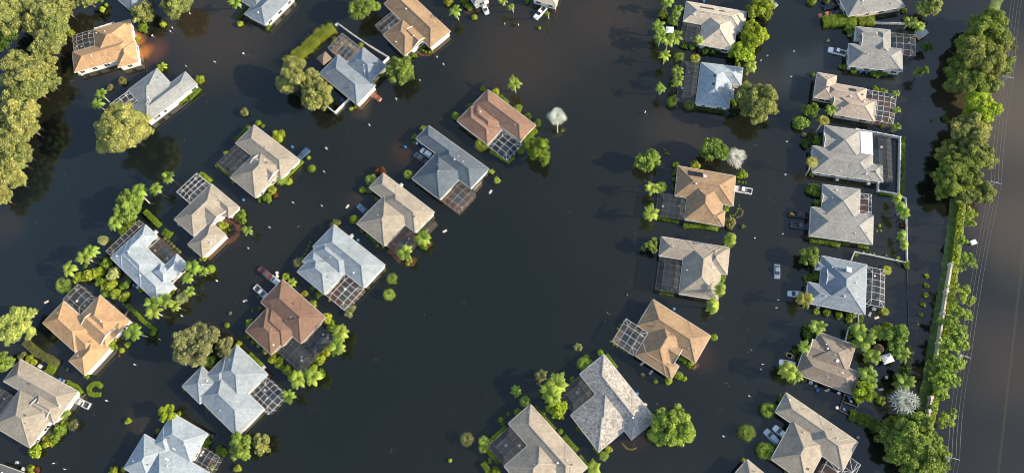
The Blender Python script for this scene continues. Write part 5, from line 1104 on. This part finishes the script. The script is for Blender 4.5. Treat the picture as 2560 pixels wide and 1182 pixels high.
for j, (k, d) in enumerate(((-1.4, 'leftmost'), (-.5, 'second from left'), (.5, 'third from left'), (1.4, 'rightmost'))):
    pts = []
    for a, b in zip(tops, tops[1:]):
        n = b-a; n.z = 0; n.normalize(); s = Vector((n.y, -n.x, 0))*k
        for q in range(8):
            f = q/8; z = -1.1*4*f*(1-f); pts.append(a.lerp(b, f)+s+Vector((0, 0, z+.28)))
    v = MB(); v.tube(pts, [.016]*len(pts), 5); o = v.build('power_cable', CABLE); tag(o, d+' of the four cables strung along the right road', 'cable', 'power cables')

# ------------------------------------------------------------------ mailboxes standing in the street, flotsam, bins
mbx = MB(); mbx.box(-.08, .08, -.08, .08, -1.2, .75); mbx.box(-.42, .42, -.14, .14, .6, .82)
mbx.tube([(-.42, 0, .82), (.42, 0, .82)], [.15, .15], 8)
MBX = mbx.mesh('mailbox', WHITE)
MAIL = """A1 1125 265 50|A1 1270 205 -25|A1 1257 232 -25|A1 1402 98 -60|A1 1373 488 -45|A1 1197 155 -45|A2 320 395 20|A2 107 457 -10|A2 1450 732 -50|A2 1253 923 -50|A3 568 423 80|A3 615 475 -60|A3 440 592 -50|A3 268 732 -45|A3 70 925 -45|A3 1068 178 80|A3 1172 185 85|A4 1257 382 -10|A4 1057 415 -20|A4 1237 565 10|A4 1205 1045 5|A4 155 828 65|B2 1210 410 -40|B2 983 640 -35|B2 810 820 -35|B2 652 973 -45|B2 1195 662 -45|C2 420 180 -35|C2 160 442 -40|C1 1178 195 -35|C1 997 380 -25|C1 785 645 -25|C1 475 1153 -15|C1 1343 22 -30|C1 393 1108 20|B4 1195 287 -5|B4 1172 722 -5|B4 968 752 20|C5 403 238 -10|C5 396 283 -10|C5 320 589 -10|C5 308 615 -25|C5 245 760 -30|C5 105 982 -30|C4 1800 942 -35|A4 1010 447 45"""
for i, ln in enumerate(MAIL.split('|')):
    q = ln.split(); w = at(q[0], float(q[1]), float(q[2]), .6); o = link('mailbox', MBX, None, (w.x, w.y, 0))
    o.rotation_euler = (rnd.uniform(-.15, .15), rnd.uniform(-.15, .15), math.radians(float(q[3])))
    s = rnd.uniform(.6, .9); o.scale = (s, s*.9, rnd.uniform(.7, 1.0))
    later(o, 'white street mailbox', pix(q[0], float(q[1]), float(q[2])), 'mailbox', 'mailboxes along the flooded streets')
# wheeled bins, boxes and boards adrift or standing by the walls
def bin_mesh(mat):
    v = MB(); v.hexa([(-.25, -.28, -.5), (.25, -.28, -.5), (.25, .28, -.5), (-.25, .28, -.5)], [(-.3, -.34, .62), (.3, -.34, .62), (.3, .34, .62), (-.3, .34, .62)])
    v.box(-.33, .33, -.37, .37, .625, .72); v.bar((-.3, -.42, .6), (.3, -.42, .6), .05, .05); return v.mesh('wheeled_bin', mat)
BIN = {'blue': bin_mesh(plain('bin_blue', (.05, .16, .38), .5)), 'grey': bin_mesh(plain('bin_grey', (.30, .32, .34), .5)), 'white': bin_mesh(WHITE)}
ac = MB(); ac.box(-.45, .45, -.45, .45, -.5, .7); ac.tube([(0, 0, .702), (0, 0, .74)], [.36, .36], 14); ac.box(-.5, .5, -.5, .5, -.6, -.45)
ACM = ac.mesh('air_conditioner', plain('ac_grey', (.52, .53, .52), .5))
brd = MB(); brd.box(-.7, .7, -.32, .32, -.02, .06); brd.bar((-.6, -.2, .08), (.6, -.2, .08), .08, .05); brd.bar((-.6, .2, .08), (.6, .2, .08), .08, .05)
BRD = brd.mesh('floating_board', plain('board_pale', (.58, .52, .44), .7))
for k, c, x, y, a in (('blue','B2',980,228,30),('blue','B2',618,620,10),('grey','B2',1230,238,40),('blue','B3',455,0+230,0),('blue','C5',618,730,15),('blue','C5',760,835,60),('blue','C5',790,770,30),('grey','C5',610,708,10),('white','C5',735,745,20),('grey','C5',800,790,10),('blue','C4',1475,108,30),('blue','C4',1238,660,40),
                      ('blue','C1',445,490,-30),('grey','C1',475,500,-30),('grey','C1',125,1105,10),('white','C2',865,122,20),('white','C2',866,148,50),('blue','A5',565,530,0),('blue','A5',610,535,0),('white','C5',725,825,10),('grey','C5',838,988,20),('white','C5',995,660,0),('blue','B3',575,215,40),('white','B3',537,202,0),('blue','B3',255,935,30),('blue','C4',810,1025,30),('blue','B2',1465,915,20),('grey','A1',600,552,0),('blue','A2',1052,740,20),('blue','A4',590,10,20),('blue','B1',992,955,20),('grey','B1',1110,545,40)):
    w = at(c, x, y, .4); o = link('wheeled_bin', BIN[k], None, (w.x, w.y, rnd.uniform(-.1, .1))); o.rotation_euler = (rnd.uniform(-.2, .2), rnd.uniform(-.2, .2), math.radians(a)); later(o, k+' wheeled bin', pix(c, x, y), 'bin', 'bins')
for c, x, y, a in (('B2',142,800,40),('B1',1322,505,40),('B1',1150,560,40),('C1',95,382,30),('C1',293,392,30),('B5',393,437,10),('B5',625,468,10),('C5',622,278,10),('C5',830,325,20),('C5',928,288,10),('C5',583,687,15),('B1',1018,968,40),('C2',765,820,45),('B2',1415,885,40),('C4',1290,735,40),('B3',1012,378,40),('C1',172,1150,20),('A4',258,288,0),('B3',425,508,40)):
    w = at(c, x, y, .5); o = link('air_conditioner', ACM, None, (w.x, w.y, 0)); o.rotation_euler = (0, 0, math.radians(-a)); later(o, 'grey air conditioner box', pix(c, x, y), 'air conditioner', 'air conditioners')
for c, x, y, a in (('C5',672,730,20),('B3',745,850,30),('B3',1083,560,60),('C5',942,335,20),('C5',965,725,10),('C4',1328,524,50),('C4',1270,467,40),('A1',600,553,5),('B1',342,1077,30),('B2',1385,668,60),('C2',628,330,20),('B2',1415,880,40),('C5',905,315,60)):
    w = at(c, x, y, .1); o = link('floating_board', BRD, None, (w.x, w.y, .01)); o.rotation_euler = (0, .03, math.radians(a)); later(o, 'pale floating board', pix(c, x, y), 'board', 'floating boards')
# white square roof of something adrift on the right road
v = MB(); v.box(-.75, .75, -.6, .6, -.5, .75); v.box(-.82, .82, -.67, .67, .752, .84); p = at('B5', 1400, 903, .6)
o = v.build('utility_box', WHITE); o.location = (p.x, p.y, 0); o.rotation_euler = (0, 0, .3); tag(o, 'white utility box standing in the flooded right road', 'utility box')

# leaves and litter adrift on the water
v = MB()
for _ in range(420):
    q = site((rnd.uniform(60, 2350), rnd.uniform(10, 1170)), .012); s = rnd.uniform(.05, .16); a = rnd.uniform(0, 3.1)
    for _k in range(rnd.choice((1, 1, 1, 2, 4))):
        c_ = q+Vector((rnd.gauss(0, .5), rnd.gauss(0, .5), 0)); d_ = Vector((math.cos(a), math.sin(a), 0))*s; e_ = Vector((-d_.y, d_.x, 0))*.6
        v.face(c_-d_, c_-e_, c_+d_+Vector((0, 0, .02)), c_+e_)
struct(v.build('floating_litter', plain('drift_leaf', (.24, .19, .10), .8, var=.5, scale=.3)), 'stuff')

# ------------------------------------------------------------------ labels: say which one
def direction(p, q):
    a = math.degrees(math.atan2(-(p[1]-q[1]), p[0]-q[0])) % 360
    return ('right of', 'above-right of', 'above', 'above-left of', 'left of', 'below-left of', 'below', 'below-right of')[int(((a+22.5) % 360)//45)]
ORD = ['first', 'second', 'third', 'fourth', 'fifth', 'sixth', 'seventh', 'eighth', 'ninth', 'tenth', 'eleventh', 'twelfth']+['%dth' % k for k in range(13, 60)]
by = {}
for o, w, p in PENDING:
    if len(w.split()) >= 6: base = w
    else:
        hs = min(HOUSES, key=lambda h: math.hypot(h[1][0]-p[0], h[1][1]-p[1])); base = '%s %s the %s' % (w, direction(p, hs[1]), hs[0])
    by.setdefault(base, []).append((o, p))
for base, L in by.items():
    if len(L) == 1: L[0][0]['label'] = base; continue
    hx = max(q[1][0] for q in L)-min(q[1][0] for q in L); vy = max(q[1][1] for q in L)-min(q[1][1] for q in L)
    if hx >= vy: L.sort(key=lambda q: q[1][0]); A, B = 'leftmost', 'from left'; Z = 'rightmost'
    else: L.sort(key=lambda q: q[1][1]); A, B = 'topmost', 'from top'; Z = 'lowest'
    for i, (o, p) in enumerate(L):
        o['label'] = base+', '+(A if i == 0 else Z if i == len(L)-1 else ORD[i]+' '+B)
